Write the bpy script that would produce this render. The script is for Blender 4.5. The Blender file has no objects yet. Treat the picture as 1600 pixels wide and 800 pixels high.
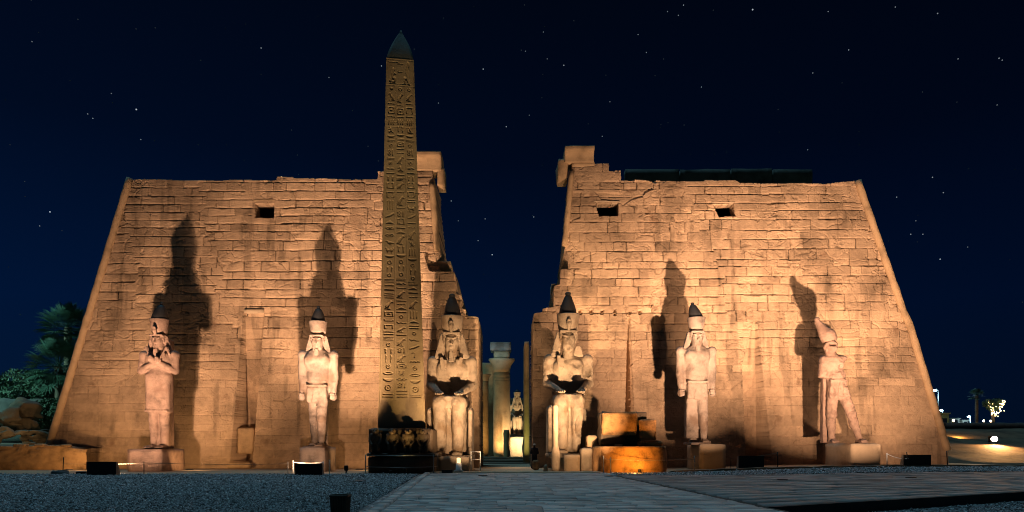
import bpy, bmesh, math, random
import numpy as np
from mathutils import Vector, Matrix
R = math.radians
sc = bpy.context.scene
COL = sc.collection
random.seed(7)

# ------------------------------------------------------------------ camera
F = 1080.0; HZ = 697.0; CAMZ = 1.6          # focal length (photo px), horizon row, eye height
cam = bpy.data.cameras.new('camera'); co = bpy.data.objects.new('camera', cam); COL.objects.link(co)
co.location = (0, 0, CAMZ); co.rotation_euler = (R(90), 0, 0)
cam.sensor_width = 36; cam.lens = 36 * F / 1600; cam.shift_y = (HZ - 400) / 1600
cam.clip_end = 9000; cam.clip_start = .1
sc.camera = co

# ------------------------------------------------------------------ night sky
w = bpy.data.worlds.new('World'); sc.world = w; w.use_nodes = True
nt = w.node_tree; nt.nodes.clear()
def wn(t): return nt.nodes.new(t)
out = wn('ShaderNodeOutputWorld'); bg = wn('ShaderNodeBackground')
tc = wn('ShaderNodeTexCoord'); sx = wn('ShaderNodeSeparateXYZ')
nt.links.new(tc.outputs['Generated'], sx.inputs[0])
ramp = wn('ShaderNodeValToRGB')
e = ramp.color_ramp.elements
e[0].position = 0.0; e[0].color = (.0009, .0068, .024, 1)
e[1].position = .62; e[1].color = (.0004, .0016, .0052, 1)
n = e.new(.18); n.color = (.0004, .0058, .0270, 1)
n = e.new(.38); n.color = (.0003, .0028, .0120, 1)
nt.links.new(sx.outputs[2], ramp.inputs[0])
mr = wn('ShaderNodeMapRange'); mr.inputs[1].default_value = -.65; mr.inputs[2].default_value = .65
mr.inputs[3].default_value = 1.25; mr.inputs[4].default_value = .62
nt.links.new(sx.outputs[0], mr.inputs[0])
vm = wn('ShaderNodeVectorMath'); vm.operation = 'SCALE'
nt.links.new(ramp.outputs[0], vm.inputs[0]); nt.links.new(mr.outputs[0], vm.inputs['Scale'])
nt.links.new(vm.outputs[0], bg.inputs[0]); bg.inputs[1].default_value = 1.0
nt.links.new(bg.outputs[0], out.inputs[0])

# ------------------------------------------------------------------ moonlight (cool, high, soft)
sun = bpy.data.lights.new('moon', 'SUN'); so = bpy.data.objects.new('moon', sun); COL.objects.link(so)
sun.energy = 1.0; sun.angle = R(16); sun.color = (.31, .73, 1.0)
so.rotation_euler = (R(-13), R(-8), 0)

sc.view_settings.view_transform = 'Standard'; sc.view_settings.look = 'None'
sc.view_settings.exposure = 0; sc.view_settings.gamma = 1
sc.cycles.use_denoising = True; sc.cycles.filter_width = .95
sc.cycles.max_bounces = 5; sc.cycles.diffuse_bounces = 3; sc.cycles.glossy_bounces = 2
sc.cycles.sample_clamp_indirect = 4

WARM = (1.0, .60, .27)
def flood(loc, target, power, color=WARM, size=.35, spread=110):  # bare area lamp; several are added where no fixture stands
    l = bpy.data.lights.new('flood_light', 'AREA'); o = bpy.data.objects.new('flood_light', l); COL.objects.link(o)
    l.shape = 'DISK'; l.size = size; l.energy = power; l.color = color; l.spread = R(spread)
    d = Vector(target) - Vector(loc)
    o.location = loc; o.rotation_euler = d.to_track_quat('-Z', 'Y').to_euler()
    return o

# ------------------------------------------------------------------ helpers
def P(u, v, Y):                                   # a photo pixel at depth Y as a world point
    return Vector(((u - 800) / F * Y, Y, CAMZ + (HZ - v) / F * Y))
def PX(u, Y): return (u - 800) / F * Y
def PZ(v, Y): return CAMZ + (HZ - v) / F * Y
def G(x, y):                                      # ground height: rises a little towards the right rear
    x = np.asarray(x, float); y = np.asarray(y, float)
    a = np.clip((x - 7) / 15, 0, 1); a = a * a * (3 - 2 * a)
    b = np.clip((y - 29) / 12, 0, 1); b = b * b * (3 - 2 * b)
    return .30 * a * b
def tag(o, label, cat, group=None):
    o['label'] = label; o['category'] = cat
    if group: o['group'] = group
    return o
def thing(name, label, cat, loc=(0, 0, 0), group=None):
    o = bpy.data.objects.new(name, None); COL.objects.link(o); o.location = loc; o.empty_display_size = .3
    bpy.context.view_layer.update()
    return tag(o, label, cat, group)
def link(name, me, mat, parent=None, smooth=False):
    o = bpy.data.objects.new(name, me); COL.objects.link(o)
    if mat: me.materials.append(mat)
    if smooth: me.polygons.foreach_set('use_smooth', [True] * len(me.polygons))
    if parent:                                    # meshes are written in world space; keep them there
        o.parent = parent
        p = parent; off = Vector((0, 0, 0))
        while p: off += Vector(p.location); p = p.parent
        o.location = -off
    return o
def struct(o, kind='structure'): o['kind'] = kind; return o
def np_mesh(name, V, Q, tone=None):
    me = bpy.data.meshes.new(name)
    V = np.asarray(V, np.float32); Q = np.asarray(Q, np.int32)
    k = Q.shape[1]
    me.vertices.add(len(V)); me.vertices.foreach_set('co', V.ravel())
    me.loops.add(Q.size); me.loops.foreach_set('vertex_index', Q.ravel())
    me.polygons.add(len(Q)); me.polygons.foreach_set('loop_start', np.arange(0, Q.size, k, dtype=np.int32))
    me.update(calc_edges=True); me.validate()
    if tone is not None:
        a = me.attributes.new('tone', 'FLOAT', 'POINT'); a.data.foreach_set('value', np.asarray(tone, np.float32))
    return me
def bm_mesh(name, bm):
    me = bpy.data.meshes.new(name); bm.normal_update(); bm.to_mesh(me); bm.free(); return me
_T = np.random.RandomState(3).rand(256, 256).astype(np.float32)
def vn(x, y, seed=0):                             # 2-D value noise 0..1
    x = np.asarray(x, np.float32) + seed * 17.31; y = np.asarray(y, np.float32) + seed * 9.77
    xi = np.floor(x).astype(int); yi = np.floor(y).astype(int); fx = x - xi; fy = y - yi
    fx = fx * fx * (3 - 2 * fx); fy = fy * fy * (3 - 2 * fy)
    a = _T[xi % 256, yi % 256]; b = _T[(xi + 1) % 256, yi % 256]; c = _T[xi % 256, (yi + 1) % 256]; d = _T[(xi + 1) % 256, (yi + 1) % 256]
    return (a * (1 - fx) + b * fx) * (1 - fy) + (c * (1 - fx) + d * fx) * fy
def fbm(x, y, seed=0, o=4):
    s = 0; a = .5; t = 0
    for i in range(o):
        s = s + a * vn(x * 2 ** i, y * 2 ** i, seed + i * 3); t += a; a *= .5
    return s / t
def sst(a, b, x): t = np.clip((x - a) / (b - a), 0, 1); return t * t * (3 - 2 * t)
def n3(V, sc_, seed=0):                           # cheap 3-D noise -1..1 for vertices
    x, y, z = V[:, 0] * sc_, V[:, 1] * sc_, V[:, 2] * sc_
    return (vn(x + .7 * z, y - .4 * z, seed) + vn(y + .6 * x, z + 3.1, seed + 5) + vn(z - .5 * y, x + 7.7, seed + 9)) / 1.5 - 1

# ------------------------------------------------------------------ materials
def mat(name, col, rough=.9, var=.25, scale=.6, bump=.35, bscale=9, tone=0.0, col2=None, spots=None, metallic=0):
    m = bpy.data.materials.new(name); m.use_nodes = True; t = m.node_tree; N = t.nodes; L = t.links
    b = N['Principled BSDF']; b.inputs['Roughness'].default_value = rough; b.inputs['Metallic'].default_value = metallic
    b.inputs['Specular IOR Level'].default_value = .25
    g = N.new('ShaderNodeNewGeometry')
    n1 = N.new('ShaderNodeTexNoise'); n1.inputs['Scale'].default_value = scale; n1.inputs['Detail'].default_value = 7; n1.inputs['Roughness'].default_value = .62
    L.new(g.outputs['Position'], n1.inputs['Vector'])
    r = N.new('ShaderNodeValToRGB'); c2 = col2 or tuple(c * (1 - var * 1.6) for c in col)
    hi = tuple(min(1, c * (1 + var * .7)) for c in col)
    r.color_ramp.elements[0].position = .30; r.color_ramp.elements[0].color = (*c2, 1)
    r.color_ramp.elements[1].position = .72; r.color_ramp.elements[1].color = (*hi, 1)
    x = r.color_ramp.elements.new(.5); x.color = (*col, 1)
    L.new(n1.outputs['Fac'], r.inputs[0]); cur = r.outputs[0]
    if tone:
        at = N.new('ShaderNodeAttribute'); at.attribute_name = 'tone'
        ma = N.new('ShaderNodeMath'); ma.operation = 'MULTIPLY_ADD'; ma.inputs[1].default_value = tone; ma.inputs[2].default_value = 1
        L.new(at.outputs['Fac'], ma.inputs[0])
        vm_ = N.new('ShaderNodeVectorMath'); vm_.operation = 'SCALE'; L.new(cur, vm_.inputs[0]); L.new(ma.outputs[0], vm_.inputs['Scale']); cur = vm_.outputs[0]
    n2 = N.new('ShaderNodeTexNoise'); n2.inputs['Scale'].default_value = bscale; n2.inputs['Detail'].default_value = 6; n2.inputs['Roughness'].default_value = .7
    L.new(g.outputs['Position'], n2.inputs['Vector'])
    if spots:
        r2 = N.new('ShaderNodeValToRGB'); r2.color_ramp.elements[0].position = spots[1]; r2.color_ramp.elements[1].position = spots[1] + .12
        r2.color_ramp.elements[0].color = (0, 0, 0, 1); r2.color_ramp.elements[1].color = (1, 1, 1, 1)
        n4 = N.new('ShaderNodeTexNoise'); n4.inputs['Scale'].default_value = spots[2]; n4.inputs['Detail'].default_value = 5
        L.new(g.outputs['Position'], n4.inputs['Vector']); L.new(n4.outputs['Fac'], r2.inputs[0])
        mx = N.new('ShaderNodeMix'); mx.data_type = 'RGBA'; L.new(r2.outputs[0], mx.inputs[0]); L.new(cur, mx.inputs[6]); mx.inputs[7].default_value = (*spots[0], 1); cur = mx.outputs[2]
    L.new(cur, b.inputs['Base Color'])
    if bump:
        bp = N.new('ShaderNodeBump'); bp.inputs['Strength'].default_value = bump; bp.inputs['Distance'].default_value = .06
        L.new(n2.outputs['Fac'], bp.inputs['Height']); L.new(bp.outputs[0], b.inputs['Normal'])
    return m
def emit(name, col, s):
    m = bpy.data.materials.new(name); m.use_nodes = True; t = m.node_tree; t.nodes.clear()
    e_ = t.nodes.new('ShaderNodeEmission'); o_ = t.nodes.new('ShaderNodeOutputMaterial')
    e_.inputs[0].default_value = (*col, 1); e_.inputs[1].default_value = s; t.links.new(e_.outputs[0], o_.inputs[0]); return m
M = {}
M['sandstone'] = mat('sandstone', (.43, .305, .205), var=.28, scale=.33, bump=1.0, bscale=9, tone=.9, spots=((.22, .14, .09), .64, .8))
M['sandstone_block'] = mat('sandstone_block', (.44, .31, .19), var=.25, scale=.9, bump=.5, bscale=8)
M['pale_sandstone'] = mat('pale_sandstone', (.40, .31, .22), var=.22, scale=.8, bump=.4, bscale=8)
M['pink_granite'] = mat('pink_granite', (.235, .16, .128), rough=.75, var=.34, scale=1.3, bump=.8, bscale=11, spots=((.18, .115, .09), .56, 1.1))
M['grey_granite'] = mat('grey_granite', (.235, .187, .158), rough=.75, var=.38, scale=1.1, bump=.8, bscale=11, spots=((.15, .105, .08), .54, .8))
M['golden_granite'] = mat('golden_granite', (.27, .212, .158), rough=.75, var=.34, scale=1.1, bump=.8, bscale=11, spots=((.18, .125, .08), .56, 1.0))
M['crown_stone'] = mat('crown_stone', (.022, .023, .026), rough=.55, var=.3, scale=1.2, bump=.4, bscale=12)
M['obelisk_granite'] = mat('obelisk_granite', (.245, .185, .105), rough=.7, var=.28, scale=.5, bump=.35, bscale=14, col2=(.20, .14, .075))
M['pyramidion_stone'] = mat('pyramidion_stone', (.10, .105, .085), rough=.8, var=.35, scale=.8, bump=.5, bscale=6)
M['dark_granite'] = mat('dark_granite', (.105, .075, .05), rough=.6, var=.35, scale=1.1, bump=.5, bscale=9)
M['base_block'] = mat('base_block', (.33, .175, .07), rough=.8, var=.5, scale=1.3, bump=1.0, bscale=6)
M['sand'] = mat('sand', (.34, .25, .16), var=.3, scale=.35, bump=.6, bscale=5)
M['dark_earth'] = mat('dark_earth', (.11, .075, .045), var=.45, scale=.5, bump=1.0, bscale=3)
M['earth'] = mat('earth', (.17, .125, .085), var=.4, scale=.4, bump=.8, bscale=3)
M['rubble'] = mat('rubble', (.33, .21, .11), var=.4, scale=.9, bump=1.0, bscale=4)
M['rock'] = mat('rock', (.13, .098, .068), var=.45, scale=.7, bump=.9, bscale=3)
M['slab'] = mat('slab', (.40, .38, .36), rough=.8, var=.2, scale=.8, bump=.4, bscale=16, tone=1.0)
M['slab_rough'] = mat('slab_rough', (.24, .22, .205), rough=.85, var=.3, scale=.6, bump=.7, bscale=9, tone=1.0)
M['joint'] = mat('joint', (.05, .045, .04), bump=.3)
M['black_metal'] = mat('black_metal', (.015, .015, .015), rough=.45, var=.2, bump=.1, bscale=20)
M['grey_metal'] = mat('grey_metal', (.30, .30, .29), rough=.4, var=.2, bump=.1, bscale=20, metallic=.6)
M['white_paint'] = mat('white_paint', (.75, .72, .66), rough=.5, var=.1, bump=.1)
M['rope'] = mat('rope', (.26, .22, .17), rough=.9, var=.2, bump=.4, bscale=40)
M['bark'] = mat('bark', (.16, .125, .09), var=.4, scale=2, bump=1, bscale=6)
M['palm_leaf'] = mat('palm_leaf', (.06, .125, .085), rough=.6, var=.4, scale=1.2, bump=0)
M['leaf'] = mat('leaf', (.05, .095, .055), rough=.65, var=.4, scale=1.2, bump=0)
M['mud_wall'] = mat('mud_wall', (.08, .08, .075), var=.3, bump=.6)
M['cloth_dark'] = mat('cloth_dark', (.035, .035, .045), var=.3, bump=.2)
M['skin'] = mat('skin', (.18, .10, .06), rough=.6, var=.1, bump=.05)
M['cloth_white'] = mat('cloth_white', (.75, .74, .72), var=.1, bump=.2)
M['plaster_yellow'] = mat('plaster_yellow', (.50, .36, .12), var=.2, bump=.3)
M['plaster_pale'] = mat('plaster_pale', (.50, .44, .36), var=.2, bump=.3)
M['window_dark'] = mat('window_dark', (.03, .03, .035), rough=.2, bump=0)
M['crate_wood'] = mat('crate_wood', (.05, .042, .032), var=.3, scale=5, bump=.5, bscale=12)

M['pebble'] = mat('pebble', (.185, .19, .19), rough=.7, var=.1, scale=3, bump=0, tone=1.0)
def gravel_mat():
    m = bpy.data.materials.new('gravel'); m.use_nodes = True; t = m.node_tree; N = t.nodes; L = t.links
    b = N['Principled BSDF']; b.inputs['Roughness'].default_value = .75
    g = N.new('ShaderNodeNewGeometry')
    v = N.new('ShaderNodeTexVoronoi'); v.inputs['Scale'].default_value = 13
    L.new(g.outputs['Position'], v.inputs['Vector'])
    r = N.new('ShaderNodeValToRGB'); el = r.color_ramp.elements
    el[0].position = 0; el[0].color = (.04, .045, .045, 1); el[1].position = 1; el[1].color = (.62, .62, .60, 1)
    x = el.new(.55); x.color = (.13, .135, .135, 1); x = el.new(.82); x.color = (.30, .30, .30, 1)
    sp = N.new('ShaderNodeSeparateColor'); L.new(v.outputs['Color'], sp.inputs[0]); L.new(sp.outputs[0], r.inputs[0])
    n1 = N.new('ShaderNodeTexNoise'); n1.inputs['Scale'].default_value = .5; n1.inputs['Detail'].default_value = 6
    L.new(g.outputs['Position'], n1.inputs['Vector'])
    mrr = N.new('ShaderNodeMapRange'); mrr.inputs[1].default_value = .3; mrr.inputs[2].default_value = .7; mrr.inputs[3].default_value = .7; mrr.inputs[4].default_value = 1.25
    L.new(n1.outputs['Fac'], mrr.inputs[0])
    vv = N.new('ShaderNodeVectorMath'); vv.operation = 'SCALE'; L.new(r.outputs[0], vv.inputs[0]); L.new(mrr.outputs[0], vv.inputs['Scale'])
    L.new(vv.outputs[0], b.inputs['Base Color'])
    bp = N.new('ShaderNodeBump'); bp.inputs['Strength'].default_value = 1; bp.inputs['Distance'].default_value = .05; bp.invert = True
    L.new(v.outputs['Distance'], bp.inputs['Height']); L.new(bp.outputs[0], b.inputs['Normal'])
    return m
M['gravel'] = gravel_mat()

# ------------------------------------------------------------------ shape helpers
def rough_block(name, lo, hi, m, parent=None, amp=.03, cut=.25, seed=0, taper=0, bevel=.05, chips=.0):
    """a hewn block: bevelled, subdivided and worn by noise; lo / hi are world corners"""
    lo = Vector(lo); hi = Vector(hi); c = (lo + hi) / 2; d = hi - lo
    n = [max(2, int(round(x / cut))) for x in d]
    V = []; idx = {}
    Q = []
    def vert(i, j, k):
        if (i, j, k) not in idx:
            idx[(i, j, k)] = len(V); V.append((i / n[0], j / n[1], k / n[2]))
        return idx[(i, j, k)]
    for i in range(n[0]):
        for j in range(n[1]):
            Q.append([vert(i, j, 0), vert(i, j + 1, 0), vert(i + 1, j + 1, 0), vert(i + 1, j, 0)])
            Q.append([vert(i, j, n[2]), vert(i + 1, j, n[2]), vert(i + 1, j + 1, n[2]), vert(i, j + 1, n[2])])
    for i in range(n[0]):
        for k in range(n[2]):
            Q.append([vert(i, 0, k), vert(i + 1, 0, k), vert(i + 1, 0, k + 1), vert(i, 0, k + 1)])
            Q.append([vert(i, n[1], k), vert(i, n[1], k + 1), vert(i + 1, n[1], k + 1), vert(i + 1, n[1], k)])
    for j in range(n[1]):
        for k in range(n[2]):
            Q.append([vert(0, j, k), vert(0, j, k + 1), vert(0, j + 1, k + 1), vert(0, j + 1, k)])
            Q.append([vert(n[0], j, k), vert(n[0], j + 1, k), vert(n[0], j + 1, k + 1), vert(n[0], j, k + 1)])
    V = np.array(V, np.float32) * np.array(d) - np.array(d) / 2
    h = np.array(d) / 2
    # round the edges by pulling vertices that lie on two or three faces inwards
    on = (np.abs(V) > h - 1e-5)
    cnt = on.sum(1)
    pull = np.where(cnt >= 2, bevel, 0)[:, None] * on * np.sign(V)
    V = V - pull
    if taper:
        f = 1 - taper * (V[:, 2:3] / d[2] + .5); V[:, :2] *= f
    W = V + np.array(c)
    W0 = W.copy()
    amt = amp * (n3(W0, 1.1, seed) + .6 * n3(W0, 3.1, seed + 2))
    nrm = V / h; nrm = np.where(np.abs(nrm) > .96, np.sign(nrm), 0); nrm /= np.maximum(1e-6, np.linalg.norm(nrm, axis=1))[:, None]
    if chips: amt = amt - chips * np.clip(n3(W0, .9, seed + 31) - .05, 0, 1) * (cnt >= 1)
    keep = (V[:, 2] > -h[2] + 1e-4)
    W += nrm * (amt * keep)[:, None]
    return link(name, np_mesh(name, W, Q), m, parent)
def lathe(name, prof, c, m, parent=None, n=32, amp=0, seed=0, sx_=1, sy_=1, lean=(0, 0)):
    """prof: (radius, z) list; c: world axis base"""
    V = []; Q = []
    z0 = prof[0][1]
    for r_, z in prof:
        for i in range(n):
            a = 2 * math.pi * i / n
            V.append((r_ * sx_ * math.cos(a) + lean[0] * (z - z0), r_ * sy_ * math.sin(a) + lean[1] * (z - z0), z))
    k = len(prof)
    for j in range(k - 1):
        for i in range(n):
            Q.append([j * n + i, j * n + (i + 1) % n, (j + 1) * n + (i + 1) % n, (j + 1) * n + i])
    V = np.array(V, np.float32) + np.array(c, np.float32)
    if amp:
        q = V - np.array(c); q[:, 2] = 0; q /= np.maximum(1e-5, np.linalg.norm(q, axis=1))[:, None]
        V += q * (amp * (n3(V, 1.3, seed) + .5 * n3(V, 4, seed + 1)))[:, None]
    me = np_mesh(name, V, Q)
    bm = bmesh.new(); bm.from_mesh(me); bm.verts.ensure_lookup_table()
    bm.faces.new([bm.verts[i] for i in range(n)][::-1]); bm.faces.new([bm.verts[(k - 1) * n + i] for i in range(n)])
    bm.to_mesh(me); bm.free()
    o = link(name, me, m, parent, smooth=True)
    return o
def tube_bm(bm, pts, r, n=7):
    pts = [Vector(p) for p in pts]; rings = []
    rr = r if isinstance(r, (list, tuple)) else [r] * len(pts)
    for i, p in enumerate(pts):
        t = (pts[min(i + 1, len(pts) - 1)] - pts[max(i - 1, 0)]).normalized()
        a = t.orthogonal().normalized(); b = t.cross(a)
        if i and rings:                                           # keep frames aligned
            a = (pa - t * pa.dot(t)).normalized(); b = t.cross(a)
        pa = a
        rings.append([bm.verts.new(p + (a * math.cos(2 * math.pi * j / n) + b * math.sin(2 * math.pi * j / n)) * rr[i]) for j in range(n)])
    for i in range(len(rings) - 1):
        for j in range(n): bm.faces.new((rings[i][j], rings[i][(j + 1) % n], rings[i + 1][(j + 1) % n], rings[i + 1][j]))
    bm.faces.new(rings[0][::-1]); bm.faces.new(rings[-1])
def tube(name, pts, r, m, parent=None, n=7):
    bm = bmesh.new(); tube_bm(bm, pts, r, n); return link(name, bm_mesh(name, bm), m, parent, smooth=True)
def box_bm(bm, lo, hi, bevel=0):
    lo = Vector(lo); hi = Vector(hi)
    r_ = bmesh.ops.create_cube(bm, size=1)
    for v in r_['verts']: v.co = Vector((lo[i] + (v.co[i] + .5) * (hi[i] - lo[i]) for i in range(3)))
    if bevel:
        es = list({e_ for v in r_['verts'] for e_ in v.link_edges})
        bmesh.ops.bevel(bm, geom=es, offset=bevel, segments=2, affect='EDGES')
def box(name, lo, hi, m, parent=None, bevel=.01):
    bm = bmesh.new(); box_bm(bm, lo, hi, bevel); return link(name, bm_mesh(name, bm), m, parent)
def prism(name, poly, y0, y1, m, parent=None):
    """(x, z) outline extruded from depth y0 to y1"""
    bm = bmesh.new(); a = [bm.verts.new((x, y0, z)) for x, z in poly]; b = [bm.verts.new((x, y1, z)) for x, z in poly]
    k = len(poly); bm.faces.new(a); bm.faces.new(b[::-1])
    for i in range(k): bm.faces.new((a[i], b[i], b[(i + 1) % k], a[(i + 1) % k]))
    bmesh.ops.recalc_face_normals(bm, faces=bm.faces)
    return link(name, bm_mesh(name, bm), m, parent)

# ------------------------------------------------------------------ carved solids: signed distance -> surface nets
class Solid:
    def __init__(s, lo, hi, h):
        s.lo = np.array(lo, np.float32); s.h = h
        s.n = np.ceil((np.array(hi) - s.lo) / h).astype(int) + 1
        s.ax = [s.lo[i] + h * np.arange(s.n[i], dtype=np.float32) for i in range(3)]
        s.v = np.full(s.n, 9.0, np.float32)
    def _sub(s, lo, hi, mg):
        sl = []
        for i in range(3):
            a = max(0, int((lo[i] - mg - s.lo[i]) / s.h)); b = min(s.n[i], int((hi[i] + mg - s.lo[i]) / s.h) + 2)
            sl.append(slice(a, max(a, b)))
        g = np.meshgrid(*[s.ax[i][sl[i]] for i in range(3)], indexing='ij', sparse=True)
        return tuple(sl), g
    def _put(s, sl, d, k, sub):
        o = s.v[sl]
        if sub:
            d = -d; h = np.clip(.5 - .5 * (o - d) / k, 0, 1); s.v[sl] = o * (1 - h) + d * h + k * h * (1 - h)
        else:
            h = np.clip(.5 + .5 * (o - d) / k, 0, 1); s.v[sl] = o * (1 - h) + d * h - k * h * (1 - h)
    def ell(s, c, r, k=2.0, sub=False, ry=0, rz=0, rx=0):
        m = max(r); sl, g = s._sub([x - m for x in c], [x + m for x in c], 4)
        x, y, z = [g[i] - c[i] for i in range(3)]
        x, y, z = s._rot(x, y, z, rx, ry, rz)
        q = np.sqrt((x / r[0]) ** 2 + (y / r[1]) ** 2 + (z / r[2]) ** 2)
        q2 = np.sqrt((x / r[0] ** 2) ** 2 + (y / r[1] ** 2) ** 2 + (z / r[2] ** 2) ** 2) + 1e-6
        s._put(sl, (q * (q - 1) / q2).astype(np.float32), k, sub)
    def _rot(s, x, y, z, rx, ry, rz):
        if rz: c_, s_ = math.cos(rz), math.sin(rz); x, y = x * c_ + y * s_, -x * s_ + y * c_
        if ry: c_, s_ = math.cos(ry), math.sin(ry); x, z = x * c_ - z * s_, x * s_ + z * c_
        if rx: c_, s_ = math.cos(rx), math.sin(rx); y, z = y * c_ + z * s_, -y * s_ + z * c_
        return x, y, z
    def cap(s, a, b, ra, rb, k=2.0, sub=False, fl=1.0):
        m = max(ra, rb) * max(1, fl); sl, g = s._sub([min(a[i], b[i]) - m for i in range(3)], [max(a[i], b[i]) + m for i in range(3)], 4)
        ba = [b[i] - a[i] for i in range(3)]; L2 = sum(q * q for q in ba)
        p = [g[i] - a[i] for i in range(3)]
        t = np.clip((p[0] * ba[0] + p[1] * ba[1] + p[2] * ba[2]) / L2, 0, 1)
        d = np.sqrt((p[0] - t * ba[0]) ** 2 + ((p[1] - t * ba[1]) / fl) ** 2 + (p[2] - t * ba[2]) ** 2) - (ra + (rb - ra) * t)
        s._put(sl, d.astype(np.float32), k, sub)
    def box(s, c, hb, ht=None, rd=1.0, k=1.5, sub=False, rx=0, ry=0, rz=0, sh=(0, 0)):
        """tapered box: hb = half sizes at its foot, ht = (half x, half y) at its head, sh = shift of the head"""
        ht = ht or hb[:2]; m = max(hb[2], *hb[:2], *ht) * 1.3 + max(abs(q) for q in sh); sl, g = s._sub([x - m for x in c], [x + m for x in c], 4)
        x, y, z = [g[i] - c[i] for i in range(3)]
        x, y, z = s._rot(x, y, z, rx, ry, rz)
        t = np.clip(z / (2 * hb[2]) + .5, 0, 1)
        x = x - sh[0] * t; y = y - sh[1] * t
        qx = np.abs(x) - (hb[0] + (ht[0] - hb[0]) * t) + rd; qy = np.abs(y) - (hb[1] + (ht[1] - hb[1]) * t) + rd; qz = np.abs(z) - hb[2] + rd
        d = np.sqrt(np.maximum(qx, 0) ** 2 + np.maximum(qy, 0) ** 2 + np.maximum(qz, 0) ** 2) + np.minimum(np.maximum(qx, np.maximum(qy, qz)), 0) - rd
        s._put(sl, d.astype(np.float32), k, sub)
    def wear(s, amp, cell, seed):
        rs = np.random.RandomState(seed)
        nn = [int(s.n[i] * s.h / cell) + 3 for i in range(3)]; T = rs.rand(*nn).astype(np.float32)
        for i in range(3):
            p = np.arange(s.n[i]) * s.h / cell; f0 = np.floor(p).astype(int); f = (p - f0).astype(np.float32); f = f * f * (3 - 2 * f)
            sh_ = [1, 1, 1]; sh_[i] = -1; f = f.reshape(sh_)
            T = np.take(T, f0, i) * (1 - f) + np.take(T, f0 + 1, i) * f
        s.v += amp * (T - .5) * 2
    def joint(s, z, depth=.7, tilt=.0, lo=None, hi=None):   # a break or dowelled joint running round the figure
        lo = lo or (s.lo[0], s.lo[1], z - 2); hi = hi or (-s.lo[0], s.lo[1] + s.h * s.n[1], z + 2)
        sl, g = s._sub(lo, hi, 4)
        zz = g[2] - z - tilt * g[0] - .8 * np.sin(g[0] * .37 + z) - .5 * np.sin(g[1] * .5 + 2 * z)
        o = s.v[sl]; s.v[sl] = np.maximum(o, np.minimum(o + depth, .55 - np.abs(zz)) * 1.0) if False else o + depth * np.exp(-(zz / .55) ** 2)
    def mesh(s, name, scale, origin):
        v = s.v.copy()
        v[0] = v[-1] = 9; v[:, 0] = v[:, -1] = 9; v[:, :, 0] = v[:, :, -1] = 9
        ins = v < 0
        c8 = np.zeros(tuple(s.n - 1), np.uint8)
        for dx in (0, 1):
            for dy in (0, 1):
                for dz in (0, 1):
                    c8 += ins[dx:s.n[0] - 1 + dx, dy:s.n[1] - 1 + dy, dz:s.n[2] - 1 + dz]
        I, J, K = np.nonzero((c8 > 0) & (c8 < 8))
        num = np.full(c8.shape, -1, np.int32); num[I, J, K] = np.arange(len(I))
        acc = np.zeros((len(I), 3), np.float32); cnt = np.zeros(len(I), np.float32)
        cor = [(a, b, c) for a in (0, 1) for b in (0, 1) for c in (0, 1)]
        for p in cor:
            for ax in range(3):
                if p[ax]: continue
                q = list(p); q[ax] = 1
                va = v[I + p[0], J + p[1], K + p[2]]; vb = v[I + q[0], J + q[1], K + q[2]]
                m = (va < 0) != (vb < 0)
                t = np.where(m, va / np.where(m, va - vb, 1), 0)
                pos = np.array(p, np.float32)[None].repeat(len(I), 0); pos[:, ax] += t
                acc += pos * m[:, None]; cnt += m
        V = (acc / cnt[:, None] + np.stack([I, J, K], 1)) * s.h + s.lo
        Q = []
        for ax in range(3):
            a1, a2 = [(1, 2), (2, 0), (0, 1)][ax]
            sl0 = [slice(1, -1)] * 3; sl0[ax] = slice(0, -1); sl1 = [slice(1, -1)] * 3; sl1[ax] = slice(1, None)
            A = ins[tuple(sl0)]; B = ins[tuple(sl1)]
            for flip, m in ((False, A & ~B), (True, ~A & B)):
                ijk = np.array(np.nonzero(m)); 
                if ijk.size == 0: continue
                base = ijk.copy()
                for i in range(3):
                    if i != ax: base[i] += 1
                def cell(d1, d2):
                    q = base.copy(); q[a1] += d1; q[a2] += d2; return num[q[0], q[1], q[2]]
                f = np.stack([cell(-1, -1), cell(0, -1), cell(0, 0), cell(-1, 0)], 1)
                Q.append(f[:, ::-1] if flip else f)
        Q = np.concatenate(Q)
        # relax once: surface nets stair-step slightly
        for _ in range(1):
            S = np.zeros_like(V); C = np.zeros(len(V), np.float32)
            for a_, b_ in ((0, 1), (1, 2), (2, 3), (3, 0)):
                np.add.at(S, Q[:, a_], V[Q[:, b_]]); np.add.at(C, Q[:, a_], 1)
                np.add.at(S, Q[:, b_], V[Q[:, a_]]); np.add.at(C, Q[:, b_], 1)
            V = V * .5 + .5 * S / np.maximum(C, 1)[:, None]
        return np_mesh(name, V * scale + np.array(origin, np.float32), Q)
# ================================================================== GROUND
def sheet(name, poly, m, dz, kind='structure', cut=1.0, tone=None):
    """flat sheet with a straight-edged outline (x, y), draped on the ground"""
    bm = bmesh.new()
    f = bm.faces.new([bm.verts.new((x, y, 0)) for x, y in poly])
    xs = [p[0] for p in poly]; ys = [p[1] for p in poly]
    for ax, (a, b) in enumerate(((min(xs), max(xs)), (min(ys), max(ys)))):
        t = math.ceil(a / cut) * cut
        while t < b:
            no = (1, 0, 0) if ax == 0 else (0, 1, 0)
            bmesh.ops.bisect_plane(bm, geom=bm.faces[:] + bm.edges[:] + bm.verts[:], plane_co=(t, t, 0), plane_no=no); t += cut
    for v in bm.verts: v.co.z = float(G(v.co.x, v.co.y)) + dz
    bm.normal_update()
    if sum(f.normal.z for f in bm.faces) < 0: bmesh.ops.reverse_faces(bm, faces=bm.faces[:])
    return struct(link(name, bm_mesh(name, bm), m), kind)
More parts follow.
